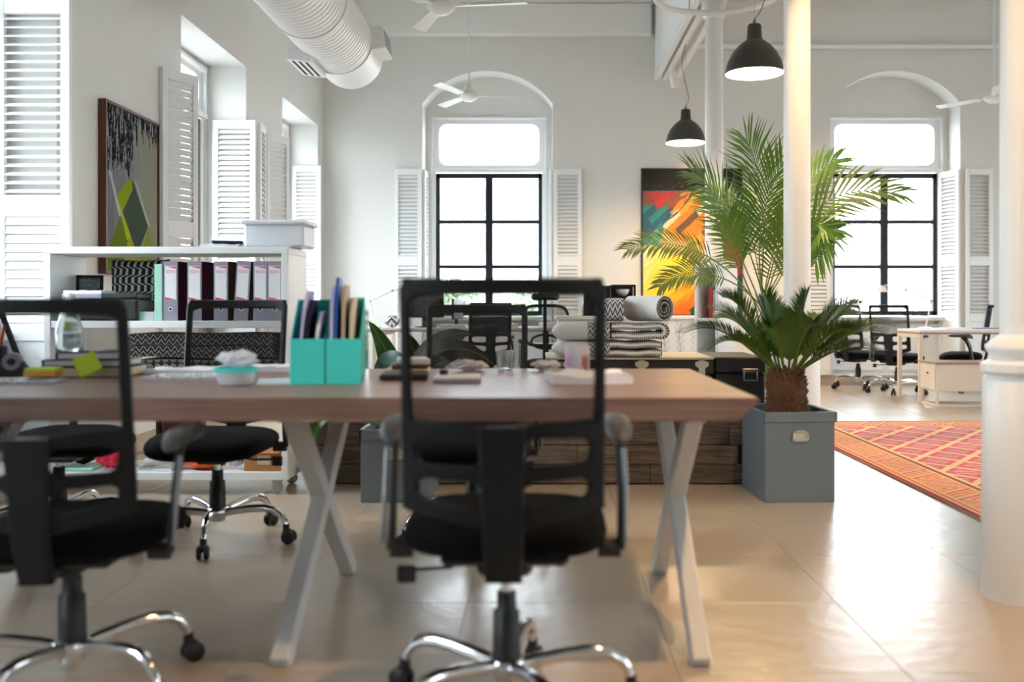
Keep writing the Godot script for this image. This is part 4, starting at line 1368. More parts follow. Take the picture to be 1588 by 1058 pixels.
func build_leaf_plant() -> void:
	var at := Vector3(-0.735, 0, -5.12)
	var o := thing("potted_leaf_plant", "large-leaved plant with green, bluish and brown leaves in a grey metal planter behind the table", "potted plant", at)
	planter(at, o, 0.35, 0.37, 0.44)
	var L := [
		[[-0.05, 0.42, 0.0], [0.0, 0.60, 0.10], [-0.03, 0.78, 0.2], [-0.13, 0.925, 0.26], 0.062, "leaf_green", 0.25, "broad fresh green leaf"],
		[[0.0, 0.42, 0.0], [-0.1, 0.66, 0.1], [-0.02, 0.80, 0.3], [0.10, 0.66, 0.42], 0.08, "leaf_blue", 0.2, "bluish green leaf"],
		[[0.05, 0.42, 0.0], [0.08, 0.70, 0.1], [0.25, 0.90, 0.15], [0.50, 0.70, 0.2], 0.075, "leaf_brown", -0.35, "drooping dark brown leaf"],
		[[0.02, 0.42, -0.05], [0.05, 0.75, 0.0], [0.22, 0.88, 0.0], [0.38, 0.85, 0.05], 0.06, "leaf_olive", -0.2, "dark olive leaf"],
		[[0.05, 0.42, 0.05], [0.12, 0.62, 0.15], [0.20, 0.75, 0.2], [0.28, 0.70, 0.28], 0.07, "leaf_brown", 0.2, "dark brown leaf"],
		[[-0.08, 0.36, 0.1], [-0.26, 0.58, 0.2], [-0.37, 0.50, 0.26], [-0.40, 0.32, 0.28], 0.05, "leaf_green", 0.3, "hanging green leaf below the table"],
		[[0.04, 0.42, -0.08], [0.10, 0.64, -0.1], [0.06, 0.80, -0.1], [0.0, 0.86, -0.05], 0.05, "leaf_olive", 0.2, ""],
	]
	for l in L:
		var p := []
		for k in 4: p.append(Vector3(l[k][0], l[k][1], l[k][2]))
		var f := part("leaf", big_leaf(p, l[4], l[6]), M[l[5]], o, Transform3D.IDENTITY, l[7])
		part("midrib", rib(p, 0.006, 0.002), M.palm_stem, f)

# ---------------------------------------------------------------- trunks and blankets
func latch(o: Node3D, x: float, y: float, z: float) -> void:
	var b := B.new()
	b.prism(PackedVector2Array([Vector2(-0.038, 0.0), Vector2(-0.018, -0.016), Vector2(0.018, -0.016), Vector2(0.038, 0.0), Vector2(0.036, 0.018), Vector2(0.012, 0.028), Vector2(-0.012, 0.028), Vector2(-0.036, 0.018)]), 0.0, 0.010, Transform3D(Basis.IDENTITY, Vector3(x, y, z)))
	b.box(Vector3(x, y - 0.042, z + 0.006), Vector3(0.036, 0.060, 0.012), 0.004)
	b.lathe([Vector2(0.010, 0.0), Vector2(0.010, 0.006), Vector2(0.0, 0.008)], 12, Transform3D(Basis(Vector3.RIGHT, PI / 2), Vector3(x, y - 0.055, z + 0.012)))
	part("latch", b, M.brass_dull, o)

func build_bench() -> void:
	var o := thing("plank_bench", "long low bench clad in weathered grey-brown planks behind the table", "bench")
	part("carcass", B.new().box(Vector3(-0.055, 0.16, -5.78), Vector3(2.45, 0.32, 0.70), 0.004), M.trunk_black, o)
	var ph := 0.1075
	for r in 3:
		var x := -1.295
		while x < 1.18:
			var l: float = minf([0.55, 0.82, 0.68, 0.9][rng.randi() % 4], 1.19 - x)
			if l < 0.1: break
			part("plank", B.new().box(Vector3(x + l / 2, 0.006 + ph * (r + 0.5), -5.412), Vector3(l - 0.003, ph - 0.004, 0.022 + rng.randf() * 0.006), 0.002), M.grey_plank, o)
			x += l
	part("top_board", B.new().box(Vector3(-0.055, 0.335, -5.78), Vector3(2.49, 0.03, 0.74), 0.003), M.grey_plank, o)
	var a := thing("trunk", "dark grey storage trunk with a pale top and two cream latches, carrying the folded blankets", "trunk", Vector3(0.50, 0.351, -5.70))
	part("body", B.new().box(Vector3(0, 0.130, 0), Vector3(0.92, 0.258, 0.60), 0.008), M.trunk_black, a)
	part("lid", B.new().box(Vector3(0, 0.305, 0), Vector3(0.935, 0.082, 0.615), 0.008), M.trunk_black, a)
	part("top_board", B.new().box(Vector3(0, 0.353, 0), Vector3(0.94, 0.014, 0.62), 0.004), M.trunk_top, a)
	for x in [-0.34, 0.0655, 0.40]: latch(a, x, 0.315, 0.307)
	var c := thing("trunk", "plain black trunk with a bright metal drop handle, right of the blanket trunk", "trunk", Vector3(1.12, 0.351, -5.72))
	part("body", B.new().box(Vector3(-0.0, 0.135, 0), Vector3(0.28, 0.268, 0.60), 0.008), M.trunk_black, c)
	part("lid", B.new().box(Vector3(-0.0, 0.316, 0), Vector3(0.288, 0.088, 0.615), 0.008), M.trunk_black, c)
	var hb := B.new()
	hb.box(Vector3(0.055, 0.256, 0.303), Vector3(0.085, 0.066, 0.008), 0.003)
	part("handle_plate", hb, M.trunk_black, c)
	hb = B.new()
	hb.tube([Vector3(0.018, 0.28, 0.315), Vector3(0.018, 0.23, 0.322), Vector3(0.092, 0.23, 0.322), Vector3(0.092, 0.28, 0.315)], 0.005, 8)
	hb.box(Vector3(0.055, 0.285, 0.311), Vector3(0.088, 0.022, 0.010), 0.003)
	part("handle", hb, M.steel, c)
	# blankets: each a rounded fold at the left, open layers at the right
	var y := 0.7115
	var z0 := -5.72
	var z1 := -5.38
	var hs := [0.092, 0.104]
	for k in 2:
		var h: float = hs[k]
		var bl := thing("folded_blanket", ["white blanket with charcoal zigzags folded flat on the trunk, lowest of the three", "white blanket with a charcoal zigzag band, middle of the stack on the trunk"][k], "blanket")
		part("plain_fold", bolster(0.065, 0.262, y + 0.0005, h - 0.001, z0, z1 + 0.02, true), M.blanket_white, bl)
		part("knit_fold", bolster(0.262, 0.385, y + 0.0005, h - 0.001, z0, z1 + 0.02, false), M.blanket_knit, bl)
		part("layers", ribbon(folded(0.37, 0.70, y, h / 2, 2, k == 0), h / 2 - 0.012, z0, z1, 22.0), M.blanket_edge, bl)
		part("lining", ribbon(folded(0.37, 0.692, y + 0.002, h / 2, 2, k == 0), 0.014, z0, z1 + 0.003, 9.0), M.blanket_white, bl)
		y += h + 0.001
	var rb := thing("rolled_blanket", "white blanket with a charcoal zigzag lining rolled up on top of the stack", "blanket", Vector3(0.555, y + 0.0005, -5.52))
	part("knit_fold", bolster(-0.235, -0.09, 0.0, 0.132, -0.17, 0.13, true), M.blanket_knit, rb)
	var p := []
	for i in 60:
		var an := -PI / 2 + i * 0.25
		var r := lerpf(0.066, 0.016, i / 59.0)
		p.append(Vector2(cos(an) * r, 0.074 + sin(an) * r))
	var rt := Transform3D(Basis(Vector3.UP, 0.68), Vector3(0.065, 0, 0.02))
	part("knit_layers", ribbon(p, 0.009, -0.15, 0.118, 22.0), M.blanket_edge, rb, rt)
	p = []
	for i in 44:
		var an := -PI / 2 + i * 0.165
		var r := lerpf(0.0725, 0.0650, i / 43.0)
		p.append(Vector2(cos(an) * r, 0.074 + sin(an) * r))
	part("plain_face", ribbon(p, 0.004, -0.152, 0.122, 9.0), M.blanket_white, rb, rt)

# a soft rounded bundle between x0 and x1
func bolster(x0: float, x1: float, y: float, h: float, z0: float, z1: float, round_left: bool) -> B:
	var b := B.new()
	var c := Vector3(0, y + h / 2, (z0 + z1) / 2)
	b.grid(14, 28, func(p, q):
		var a: float = q * TAU
		var k := 1.0
		if round_left: k = pow(sin(PI / 2 * clampf(p / 0.35, 0.0, 1.0)), 0.6)
		var yy := h / 2 * signf(sin(a)) * pow(absf(sin(a)), 0.75) * k
		var zz := (z1 - z0) / 2 * signf(cos(a)) * pow(absf(cos(a)), 0.35) * lerpf(0.85, 1.0, k)
		return c + Vector3(lerpf(x0, x1, p), yy, zz), true, Vector2((x1 - x0) * 9.0, 3.0))
	return b

# ---------------------------------------------------------------- things on the table (top at 0.75)
func build_table_things() -> void:
	var T := 0.7503
	# teal magazine files
	for k in 2:
		var o := thing("magazine_file", ["teal cardboard magazine file on the table, left one of the pair", "teal cardboard magazine file on the table, right one of the pair"][k], "magazine file", Vector3(-0.735 + 0.1105 * k, T, -3.05 - 0.012 * k), 0.12)
		var b := B.new()
		b.box(Vector3(0, 0.072, -0.0015), Vector3(0.107, 0.144, 0.003), 0.001)
		part("front", b, M.teal_card, o)
		b = B.new()
		for s in [-1, 1]:
			b.prism(PackedVector2Array([Vector2(0, 0), Vector2(0.25, 0), Vector2(0.25, 0.27), Vector2(0.20, 0.27), Vector2(0.02, 0.146), Vector2(0, 0.144)]), -0.0015, 0.0015, Transform3D(Basis(Vector3(0, 0, -1), Vector3.UP, Vector3(1, 0, 0)), Vector3(s * 0.052, 0, -0.002)))
		b.box(Vector3(0, 0.135, -0.252), Vector3(0.107, 0.27, 0.003), 0.001)
		b.box(Vector3(0, 0.002, -0.127), Vector3(0.104, 0.003, 0.248), 0.0)
		part("sides", b, M.teal_dark, o)
	var docs := [[-0.772, "paper_lilac", 0.295, 0.20, "white folder leaning in the left teal file, nearest its left side"], [-0.756, "navy_card", 0.265, 0.18, "navy blue folder leaning in the left teal file"], [-0.722, "paper", 0.225, 0.19, "white papers at the right side of the left teal file"],
		[-0.665, "paper_lilac", 0.305, 0.19, "white folder at the left of the right teal file"], [-0.652, "blue_card", 0.335, 0.20, "blue folder standing tallest in the right teal file"], [-0.628, "kraft_card", 0.31, 0.21, "beige folder in the right teal file"], [-0.602, "paper_cream", 0.27, 0.20, "cream papers at the right of the right teal file"]]
	for d in docs:
		var b := B.new()
		b.prism(PackedVector2Array([Vector2(-0.1, 0), Vector2(0.1, 0), Vector2(0.1, d[2]), Vector2(-0.04, d[2]), Vector2(-0.1, d[2] - 0.055)]), -0.005, 0.005, Transform3D(Basis(Vector3(0, 0, -1), Vector3.UP, Vector3(1, 0, 0)), Vector3.ZERO))
		var s := solo("folder", b, M[d[1]], d[4], "folder", "", Vector3(d[0] - 0.015, T + 0.006, -3.175))
		s.rotation = Vector3(0, 0.12, -0.10 if d[0] < -0.70 else -0.02)
	var gb := B.new()
	for s in [-1, 1]: gb.box(Vector3(s * 0.030, 0.14, -0.1), Vector3(0.003, 0.28, 0.20), 0.001)
	gb.box(Vector3(0, 0.14, -0.2), Vector3(0.06, 0.28, 0.003), 0.001)
	gb.box(Vector3(0, 0.05, 0.0), Vector3(0.06, 0.10, 0.003), 0.001)
	gb.box(Vector3(0, 0.0015, -0.1), Vector3(0.06, 0.003, 0.2), 0.0)
	var ac := thing("magazine_file", "translucent green plastic magazine file behind the right teal file", "magazine file", Vector3(-0.640, T, -3.36), 0.12)
	part("body", gb, M.green_acrylic, ac)
	# glass jar between
	solo("glass_jar", B.new().lathe([Vector2(0, 0.0), Vector2(0.028, 0.0), Vector2(0.030, 0.01), Vector2(0.030, 0.19), Vector2(0.024, 0.215), Vector2(0.024, 0.23), Vector2(0.021, 0.23), Vector2(0.021, 0.21), Vector2(0.026, 0.18), Vector2(0.026, 0.012), Vector2(0, 0.01)], 24), M.clear_glass, "tall clear glass jar standing behind the pair of teal files", "jar", "", Vector3(-0.75, T, -3.42))
	# bowl with crumpled tissue
	var o := thing("food_tub", "small white tub with a teal rim in front of the facing office chair", "tub", Vector3(-0.960, T, -3.05))
	part("bowl", B.new().lathe([Vector2(0, 0), Vector2(0.047, 0), Vector2(0.052, 0.006), Vector2(0.062, 0.045), Vector2(0.059, 0.045), Vector2(0.049, 0.008), Vector2(0, 0.006)], 32), M.milky_plastic, o)
	part("rim", B.new().lathe([Vector2(0.060, 0.040), Vector2(0.067, 0.041), Vector2(0.067, 0.056), Vector2(0.061, 0.056), Vector2(0.060, 0.045)], 32), M.teal_card, o)
	part("contents", B.new().lathe([Vector2(0.0, 0.008), Vector2(0.052, 0.010), Vector2(0.055, 0.030), Vector2(0.0, 0.034)], 24), M.paper_lilac, o)
	solo("crumpled_tissue", crumple(Vector3(0.052, 0.022, 0.040), 61, 0.5), M.paper, "crumpled white tissue heaped on the teal-rimmed tub", "tissue", "", Vector3(-0.958, T + 0.082, -3.05))
	# papers
	var P := [[-1.30, -3.62, 0.30, 0.21, 0.006, "paper", "curled white papers near the far edge of the table", 0.12, 0.012],
		[-1.20, -3.33, 0.27, 0.20, 0.008, "newsprint", "printed magazine lying left of the teal-rimmed tub", 0.05, 0.004],
		[-0.86, -3.16, 0.12, 0.22, 0.003, "paper", "single white sheet between the tub and the teal files", 0.25, 0.002],
		[-1.74, -3.14, 0.34, 0.20, 0.005, "newsprint", "written white papers at the left of the table in front of the books", 0.2, 0.006]]
	for p in P:
		solo("paper_sheet", sheet(p[2], p[3], p[4], 70 + int(p[2] * 100), p[8]), M[p[5]], p[6], "paper", "", Vector3(p[0], T, p[1]), p[7])
	solo("paper_stack", sheet(0.22, 0.16, 0.016, 91, 0.006), M.paper, "thicker white papers curling at the table's far edge behind the magazine", "paper", "", Vector3(-1.02, T, -3.72), -0.05)
	# books with a glass bottle on top
	var bk := [[0.31, 0.21, 0.036, "cover_green", 0.05, "dark green hardback at the foot of the book pile under the bottle"], [0.27, 0.19, 0.024, "cover_maroon", -0.06, "dull maroon book in the middle of the pile under the bottle"], [0.20, 0.16, 0.026, "cover_violet", 0.12, "violet book on top of the pile, directly under the bottle"]]
	var y := T
	for q in bk:
		var t := thing("book", q[5], "book", Vector3(-1.60, y, -3.46), q[4])
		var b := B.new()
		b.box(Vector3(0, 0.0015, 0), Vector3(q[0], 0.003, q[1]), 0.001)
		b.box(Vector3(0, q[2] - 0.0015, 0), Vector3(q[0], 0.003, q[1]), 0.001)
		b.box(Vector3(-q[0] / 2 + 0.0015, q[2] / 2, 0), Vector3(0.003, q[2] - 0.004, q[1]), 0.001)
		part("cover", b, M[q[3]], t)
		part("pages", B.new().box(Vector3(0.002, q[2] / 2, 0), Vector3(q[0] - 0.010, q[2] - 0.0064, q[1] - 0.012), 0.001), M.paper_cream if q[2] > 0.03 else M.paper, t)
		y += q[2] + 0.0004
	var bt := thing("glass_bottle", "clear glass water bottle standing on the pile of books", "bottle", Vector3(-1.685, y, -3.46))
	part("glass", B.new().lathe([Vector2(0, 0.0), Vector2(0.042, 0.0), Vector2(0.046, 0.006), Vector2(0.046, 0.075), Vector2(0.043, 0.088), Vector2(0.020, 0.165), Vector2(0.016, 0.195), Vector2(0.018, 0.197), Vector2(0.018, 0.205), Vector2(0.014, 0.205), Vector2(0.0135, 0.19), Vector2(0.018, 0.163), Vector2(0.040, 0.086), Vector2(0.0425, 0.073), Vector2(0.0425, 0.008), Vector2(0, 0.006)], 32), M.clear_glass, bt)
	part("sticker", B.new().box(Vector3(0.012, 0.092, 0.0455), Vector3(0.016, 0.016, 0.001), 0.0), M.sticky_yellow, bt)
	# sticky notes
	var pad := thing("sticky_note_pad", "yellow and orange pad of sticky notes on the table at the left", "sticky notes", Vector3(-1.655, T + 0.016, -3.22), 0.15)
	part("orange_leaves", B.new().box(Vector3(0, 0.008, 0), Vector3(0.10, 0.016, 0.075), 0.001), M.sticky_orange, pad)
	part("yellow_leaves", B.new().box(Vector3(0.003, 0.022, 0), Vector3(0.098, 0.011, 0.074), 0.001), M.sticky_yellow, pad)
	var st := solo("sticky_note_pad", B.new().box(Vector3(0, 0.0, 0), Vector3(0.075, 0.075, 0.010), 0.001), M.sticky_yellow, "bright yellow sticky notes standing tilted against the books", "sticky notes", "", Vector3(-1.545, T + 0.048, -3.30))
	st.rotation = Vector3(-0.45, 0.2, 0.5)
	# pen pot and tape dispenser
	var pp := thing("pen_pot", "dark pen pot at the left edge of the picture", "pen pot", Vector3(-2.005, T, -3.56))
	part("cup", B.new().lathe([Vector2(0, 0), Vector2(0.036, 0), Vector2(0.040, 0.10), Vector2(0.037, 0.10), Vector2(0.034, 0.004), Vector2(0, 0.004)], 24), M.screen_black, pp)
	var pens := [[-0.02, 0.01, -0.12, "purple_plastic", "purple pen in the dark pen pot"], [0.012, 0.0, 0.20, "red_plastic", "red pen in the dark pen pot"], [0.0, -0.015, 0.06, "yellow_plastic", "yellow pencil in the dark pen pot"]]
	for q in pens:
		var s := solo("pen", B.new().tube([Vector3(0, 0, 0), Vector3(0, 0.165, 0), Vector3(0, 0.178, 0)], [0.0055, 0.0055, 0.002], 10), M[q[3]], q[4], "pen", "", Vector3(-2.005 + q[0] * 0.6, T + 0.006, -3.56 + q[1]))
		s.rotation.z = -q[2] * 0.7
	var tp := thing("tape_dispenser", "black desk tape dispenser with a clear roll at the left of the table", "tape dispenser", Vector3(-1.86, T, -3.42), 0.3)
	part("body", B.new().prism(PackedVector2Array([Vector2(-0.07, 0), Vector2(0.07, 0), Vector2(0.075, 0.03), Vector2(0.05, 0.022), Vector2(0.03, 0.05), Vector2(0.0, 0.066), Vector2(-0.04, 0.055), Vector2(-0.07, 0.02)]), -0.024, 0.024), M.screen_black, tp)
	part("roll", B.new().lathe([Vector2(0.014, -0.026), Vector2(0.030, -0.026), Vector2(0.030, 0.026), Vector2(0.014, 0.026)], 24, Transform3D(Basis(Vector3.RIGHT, PI / 2), Vector3(-0.005, 0.052, 0))), M.binder_grey, tp)
	solo("computer_mouse", crumple(Vector3(0.032, 0.018, 0.05), 5, 0.02), M.paper_cream, "pale computer mouse at the left edge of the table", "mouse", "", Vector3(-1.90, T + 0.0186, -3.22))
	# notebook with dark ink bottle
	var nb := thing("notebook", "grey-edged white notebook lying behind the nearest chair's back", "notebook", Vector3(-0.275, T, -3.22), 0.05)
	part("cover", B.new().box(Vector3(0, 0.006, 0), Vector3(0.155, 0.012, 0.20), 0.002), M.binder_grey, nb)
	part("pages", B.new().box(Vector3(0.0, 0.0145, 0), Vector3(0.150, 0.005, 0.196), 0.001), M.paper, nb)
	solo("bottle_cap", B.new().lathe([Vector2(0, 0), Vector2(0.014, 0), Vector2(0.015, 0.003), Vector2(0.014, 0.016), Vector2(0, 0.018)], 20), M.navy_card, "small dark blue cap lying on the white notebook", "cap", "", Vector3(-0.325, T + 0.0172, -3.26))
	solo("laptop_sleeve", B.new().box(Vector3(0, 0.010, 0), Vector3(0.16, 0.020, 0.2), 0.006), M.trunk_black, "flat dark brown sleeve lying left of the white notebook", "sleeve", "", Vector3(-0.465, T, -3.32), 0.1)
	# pile of cloth-bound books right of the green file
	var yy := T
	for k in 3:
		var h: float = [0.022, 0.014, 0.022][k]
		solo("book", B.new().box(Vector3(0, h / 2, 0), Vector3([0.15, 0.13, 0.11][k], h, 0.16), 0.004), [M.paper_cream, M.cover_maroon, M.paper][k], ["cream book at the foot of the pile right of the green file", "dull red book in the middle of the pile right of the green file", "white book topmost of the pile right of the green file"][k], "book", "", Vector3(-0.475 + 0.01 * k - 0.01, yy, -3.54), 0.1 * k)
		yy += h + 0.0004
	# mug and padded envelope
	var mg := thing("mug", "white mug with pink and red print behind the right post of the nearest chair", "mug", Vector3(0.134, T, -3.50))
	part("body", B.new().lathe([Vector2(0, 0), Vector2(0.040, 0), Vector2(0.044, 0.005), Vector2(0.045, 0.105), Vector2(0.0415, 0.105), Vector2(0.040, 0.008), Vector2(0, 0.006)], 36), M.mug_print, mg)
	part("handle", B.new().tube([Vector3(-0.043, 0.085, 0), Vector3(-0.065, 0.082, 0), Vector3(-0.075, 0.06, 0), Vector3(-0.068, 0.035, 0), Vector3(-0.043, 0.026, 0)], 0.006, 8), M.white_ceramic, mg, Transform3D(Basis(Vector3.UP, -1.9), Vector3.ZERO))
	solo("padded_envelope", sheet(0.26, 0.26, 0.016, 111, 0.016), M.paper, "white padded envelope lying in front of the printed mug", "envelope", "", Vector3(0.155, T, -3.20), 0.1)
	solo("glass_tumbler", B.new().lathe([Vector2(0, 0), Vector2(0.030, 0), Vector2(0.036, 0.075), Vector2(0.0335, 0.075), Vector2(0.028, 0.006), Vector2(0, 0.006)], 28), M.clear_glass, "empty clear glass tumbler at the table's far edge", "glass", "", Vector3(-0.135, T, -3.74))
	solo("plastic_wrap", crumple(Vector3(0.05, 0.016, 0.04), 121, 0.8), M.milky_plastic, "crumpled clear plastic beside the glass tumbler", "wrapping", "", Vector3(-0.27, T + 0.020, -3.72))
	solo("plastic_wrap", crumple(Vector3(0.045, 0.014, 0.035), 124, 0.8), M.milky_plastic, "small crumpled white plastic right of the far chair's post", "wrapping", "", Vector3(0.02, T + 0.021, -3.74))

# ---------------------------------------------------------------- back of the room
func desk(o: Node3D, w: float, dp: float) -> void:
	part("top", B.new().box(Vector3(0, 0.735, 0), Vector3(w, 0.028, dp), 0.003), M.paper, o)
	part("edge_band", B.new().box(Vector3(0, 0.712, 0), Vector3(w, 0.016, dp), 0.002), M.desk_wood, o)
	for s in [-1, 1]:
		var b := B.new()
		for t in [-1, 1]: b.box(Vector3(s * (w / 2 - 0.02), 0.352, t * (dp / 2 - 0.02)), Vector3(0.04, 0.704, 0.04), 0.003)
		b.box(Vector3(s * (w / 2 - 0.02), 0.684, 0), Vector3(0.036, 0.04, dp - 0.08), 0.003)
		pass
		part("leg_frame", b, M.desk_cream, o)

func build_back() -> void:
	# window desk with its clutter
	var o := thing("desk", "white desk under the middle window", "desk", Vector3(-0.70, 0, -11.35))
	desk(o, 2.2, 0.8)
	var mo := thing("monitor", "large dark monitor at the left of the desk under the middle window", "monitor", Vector3(-1.33, 0.7493, -11.2), 0.5)
	part("screen", B.new().box(Vector3(0, 0.30, 0), Vector3(0.46, 0.38, 0.04), 0.01), M.screen_black, mo)
	part("stand", B.new().box(Vector3(0, 0.06, -0.02), Vector3(0.06, 0.12, 0.04), 0.004).box(Vector3(0, 0.006, 0), Vector3(0.22, 0.012, 0.16), 0.004), M.screen_black, mo)
	mo = thing("monitor", "slim dark monitor turned edge-on in the middle of the window desk", "monitor", Vector3(-0.97, 0.7493, -11.3), 1.35)
	part("screen", B.new().box(Vector3(0, 0.21, 0), Vector3(0.36, 0.24, 0.03), 0.006), M.screen_black, mo)
	part("stand", B.new().box(Vector3(0, 0.05, -0.01), Vector3(0.05, 0.10, 0.03), 0.004).box(Vector3(0, 0.005, 0), Vector3(0.18, 0.010, 0.14), 0.003), M.screen_black, mo)
	for k in 3:
		solo("paper_stack", sheet(0.30, 0.22, 0.03 + 0.01 * k, 140 + k, 0.008), M.paper, ["white papers at the left end of the window desk, by the large monitor", "white papers on the window desk behind the far black chair", "white papers at the right end of the window desk"][k], "paper", "", Vector3(-1.42 + 0.58 * k * 1.0 + 0.42, 0.7493, -11.08), 0.2 * k)
	var lc := lamp("desk_lamp", "slender white jointed desk lamp left of the middle window", Vector3(-1.88, 0.0, -11.0))
	lc.position.y = 0.751
	var side := thing("side_table", "small white side table left of the window desk", "table", Vector3(-2.05, 0, -11.0))
	desk(side, 0.45, 0.5)
	# vase with a dotted feather spray near the lamp
	var va := thing("patterned_vase", "small black and white patterned pot at the left end of the window desk", "vase", Vector3(-1.70, 0.7493, -11.12))
	part("vase", B.new().lathe([Vector2(0, 0), Vector2(0.04, 0), Vector2(0.09, 0.05), Vector2(0.085, 0.09), Vector2(0.05, 0.125), Vector2(0.055, 0.135), Vector2(0.045, 0.135), Vector2(0.04, 0.12), Vector2(0, 0.11)], 24), M.blanket_knit, va)
	chair(Vector3(-0.58, 0, -10.35), 0.25, -0.03, 0.4, "black office chair with a dark back pulled up to the middle window's desk", "", false, true)
	chair(Vector3(0.08, 0, -9.9), -0.12, -0.06, 0.1, "black office chair with a rounded frame and head rest, right of the middle window", "", true)
	# white counter with a drawn plant, black cabinet on it
	var ct := thing("counter", "long white counter with a thin line drawing of stems, below the bright painting", "counter", Vector3(0.80, 0, -8.5))
	part("body", B.new().box(Vector3(0, 0.44, 0), Vector3(1.30, 0.88, 0.42), 0.006), M.white_paint, ct)
	part("top", B.new().box(Vector3(0, 0.895, 0), Vector3(1.34, 0.03, 0.46), 0.004), M.white_paint, ct)
	var dr := B.new()
	for k in 3:
		var x: float = 0.26 + 0.13 * k
		var p := [Vector3(x, 0.55, 0.2125), Vector3(x + 0.03, 0.66, 0.2125), Vector3(x - 0.03, 0.76, 0.2125), Vector3(x + 0.02, 0.85, 0.2125)]
		dr.tube([bez(p, 0), bez(p, 0.2), bez(p, 0.4), bez(p, 0.6), bez(p, 0.8), bez(p, 1)], 0.0018, 5)
		for i in 5:
			var c := bez(p, 0.15 + 0.18 * i)
			for s in [-1, 1]: dr.tube([c, c + Vector3(s * 0.025, 0.03, 0), c + Vector3(s * 0.035, 0.055, 0)], 0.0015, 5)
	part("line_drawing", dr, M.binder_grey, ct)
	var bc := thing("display_box", "black box with an open black frame holding a white bowl, behind the blankets", "box", Vector3(0.58, 0.911, -8.5))
	part("body", B.new().box(Vector3(-0.09, 0.13, 0), Vector3(0.24, 0.26, 0.30), 0.006), M.screen_black, bc)
	var fb := B.new()
	for s in [-1, 1]:
		fb.box(Vector3(0.135, 0.14 + s * 0.12, 0.13), Vector3(0.21, 0.02, 0.02), 0.002)
		fb.box(Vector3(0.135, 0.14 + s * 0.12, -0.13), Vector3(0.21, 0.02, 0.02), 0.002)
		fb.box(Vector3(0.235, 0.14, s * 0.13), Vector3(0.02, 0.26, 0.02), 0.002)
	fb.box(Vector3(0.135, 0.165, 0), Vector3(0.20, 0.012, 0.26), 0.002)
	fb.box(Vector3(0.135, 0.006, 0), Vector3(0.20, 0.012, 0.26), 0.002)
	fb.box(Vector3(0.135, 0.14, -0.135), Vector3(0.20, 0.25, 0.01), 0.0)
	part("frame", fb, M.screen_black, bc)
	solo("white_bowl", B.new().lathe([Vector2(0, 0), Vector2(0.03, 0), Vector2(0.055, 0.03), Vector2(0.062, 0.06), Vector2(0.058, 0.06), Vector2(0.05, 0.03), Vector2(0, 0.006)], 24), M.white_ceramic, "white bowl inside the open black frame", "bowl", "", Vector3(0.72, 1.0825, -8.5))
	# tall white shelf turned a little, beside the palm
	var bs := thing("tall_shelf", "narrow white shelf unit turned at an angle beside the first column", "shelf", Vector3(1.385, 0, -7.62), 0.0)
	bs.rotation.y = -0.62
	var wdt := 0.20
	var dp := 0.36
	for s in [-1, 1]: part("side_panel", B.new().box(Vector3(s * (wdt / 2 - 0.012), 0.66, 0), Vector3(0.024, 1.32, dp), 0.003), M.white_paint, bs)
	part("back_panel", B.new().box(Vector3(0, 0.66, -dp / 2 + 0.006), Vector3(wdt - 0.05, 1.30, 0.012), 0.0), M.white_paint, bs)
	for y in [0.04, 0.46, 0.89, 1.308]: part("shelf", B.new().box(Vector3(0, y, 0.005), Vector3(wdt - 0.05, 0.024, dp - 0.02), 0.002), M.white_paint, bs)
	var bx := Transform3D(Basis(Vector3.UP, -0.62), Vector3(1.385, 0, -7.62))
	for k in 2:
		var q := solo("book", B.new().box(Vector3(0, [0.12, 0.11][k], 0), Vector3([0.030, 0.044][k], [0.24, 0.22][k], 0.16), 0.003), [M.red_plastic, M.newsprint][k], ["red book standing in the white angled shelf", "grey patterned book beside the red one in the angled shelf"][k], "book")
		q.transform = bx * Transform3D(Basis.IDENTITY, Vector3([0.008, 0.050][k], 0.9025, 0.04))
	for k in 2:
		var q := solo("paper_stack", sheet(0.19 - 0.02 * k, 0.30, 0.016, 160 + k, 0.006), [M.paper, M.paper_cream][k], ["white papers on top of the angled white shelf", "cream papers topmost on the angled white shelf"][k], "paper")
		q.transform = bx * Transform3D(Basis(Vector3.UP, 0.15 * k), Vector3(0, 1.321 + 0.0232 * k, 0))
	# paintings
	var pt := thing("painting", "large colourful abstract painting with a black top band on the back wall", "painting", Vector3(1.905, 0.87, -12.2))
	part("canvas", B.new().box(Vector3(0, 0.925, 0.022), Vector3(1.23, 1.82, 0.030), 0.0), M.paper_cream, pt)
	var qb := B.new()
	qb.quad(Vector3(-0.615, 0.015, 0.0385), Vector3(0.615, 0.015, 0.0385), Vector3(0.615, 1.835, 0.0385), Vector3(-0.615, 1.835, 0.0385))
	part("picture", qb, M.painting_bright, pt)
	var fr := B.new()
	for s in [-1, 1]:
		fr.box(Vector3(s * 0.6265, 0.925, 0.024), Vector3(0.021, 1.86, 0.046), 0.003)
		fr.box(Vector3(0, 0.925 + s * 0.922, 0.024), Vector3(1.232, 0.018, 0.046), 0.003)
	part("frame", fr, M.trunk_black, pt)
	pt = thing("painting", "tall grey painting with lime green angular leaves in a brown frame on the left wall", "painting", Vector3(-2.75, 1.20, -6.44), PI / 2)
	part("canvas", B.new().box(Vector3(0, 0.545, 0.022), Vector3(0.82, 1.05, 0.030), 0.0), M.paper_cream, pt)
	qb = B.new()
	qb.quad(Vector3(-0.41, 0.02, 0.0385), Vector3(0.41, 0.02, 0.0385), Vector3(0.41, 1.07, 0.0385), Vector3(-0.41, 1.07, 0.0385))
	part("picture", qb, M.painting_grey, pt)
	fr = B.new()
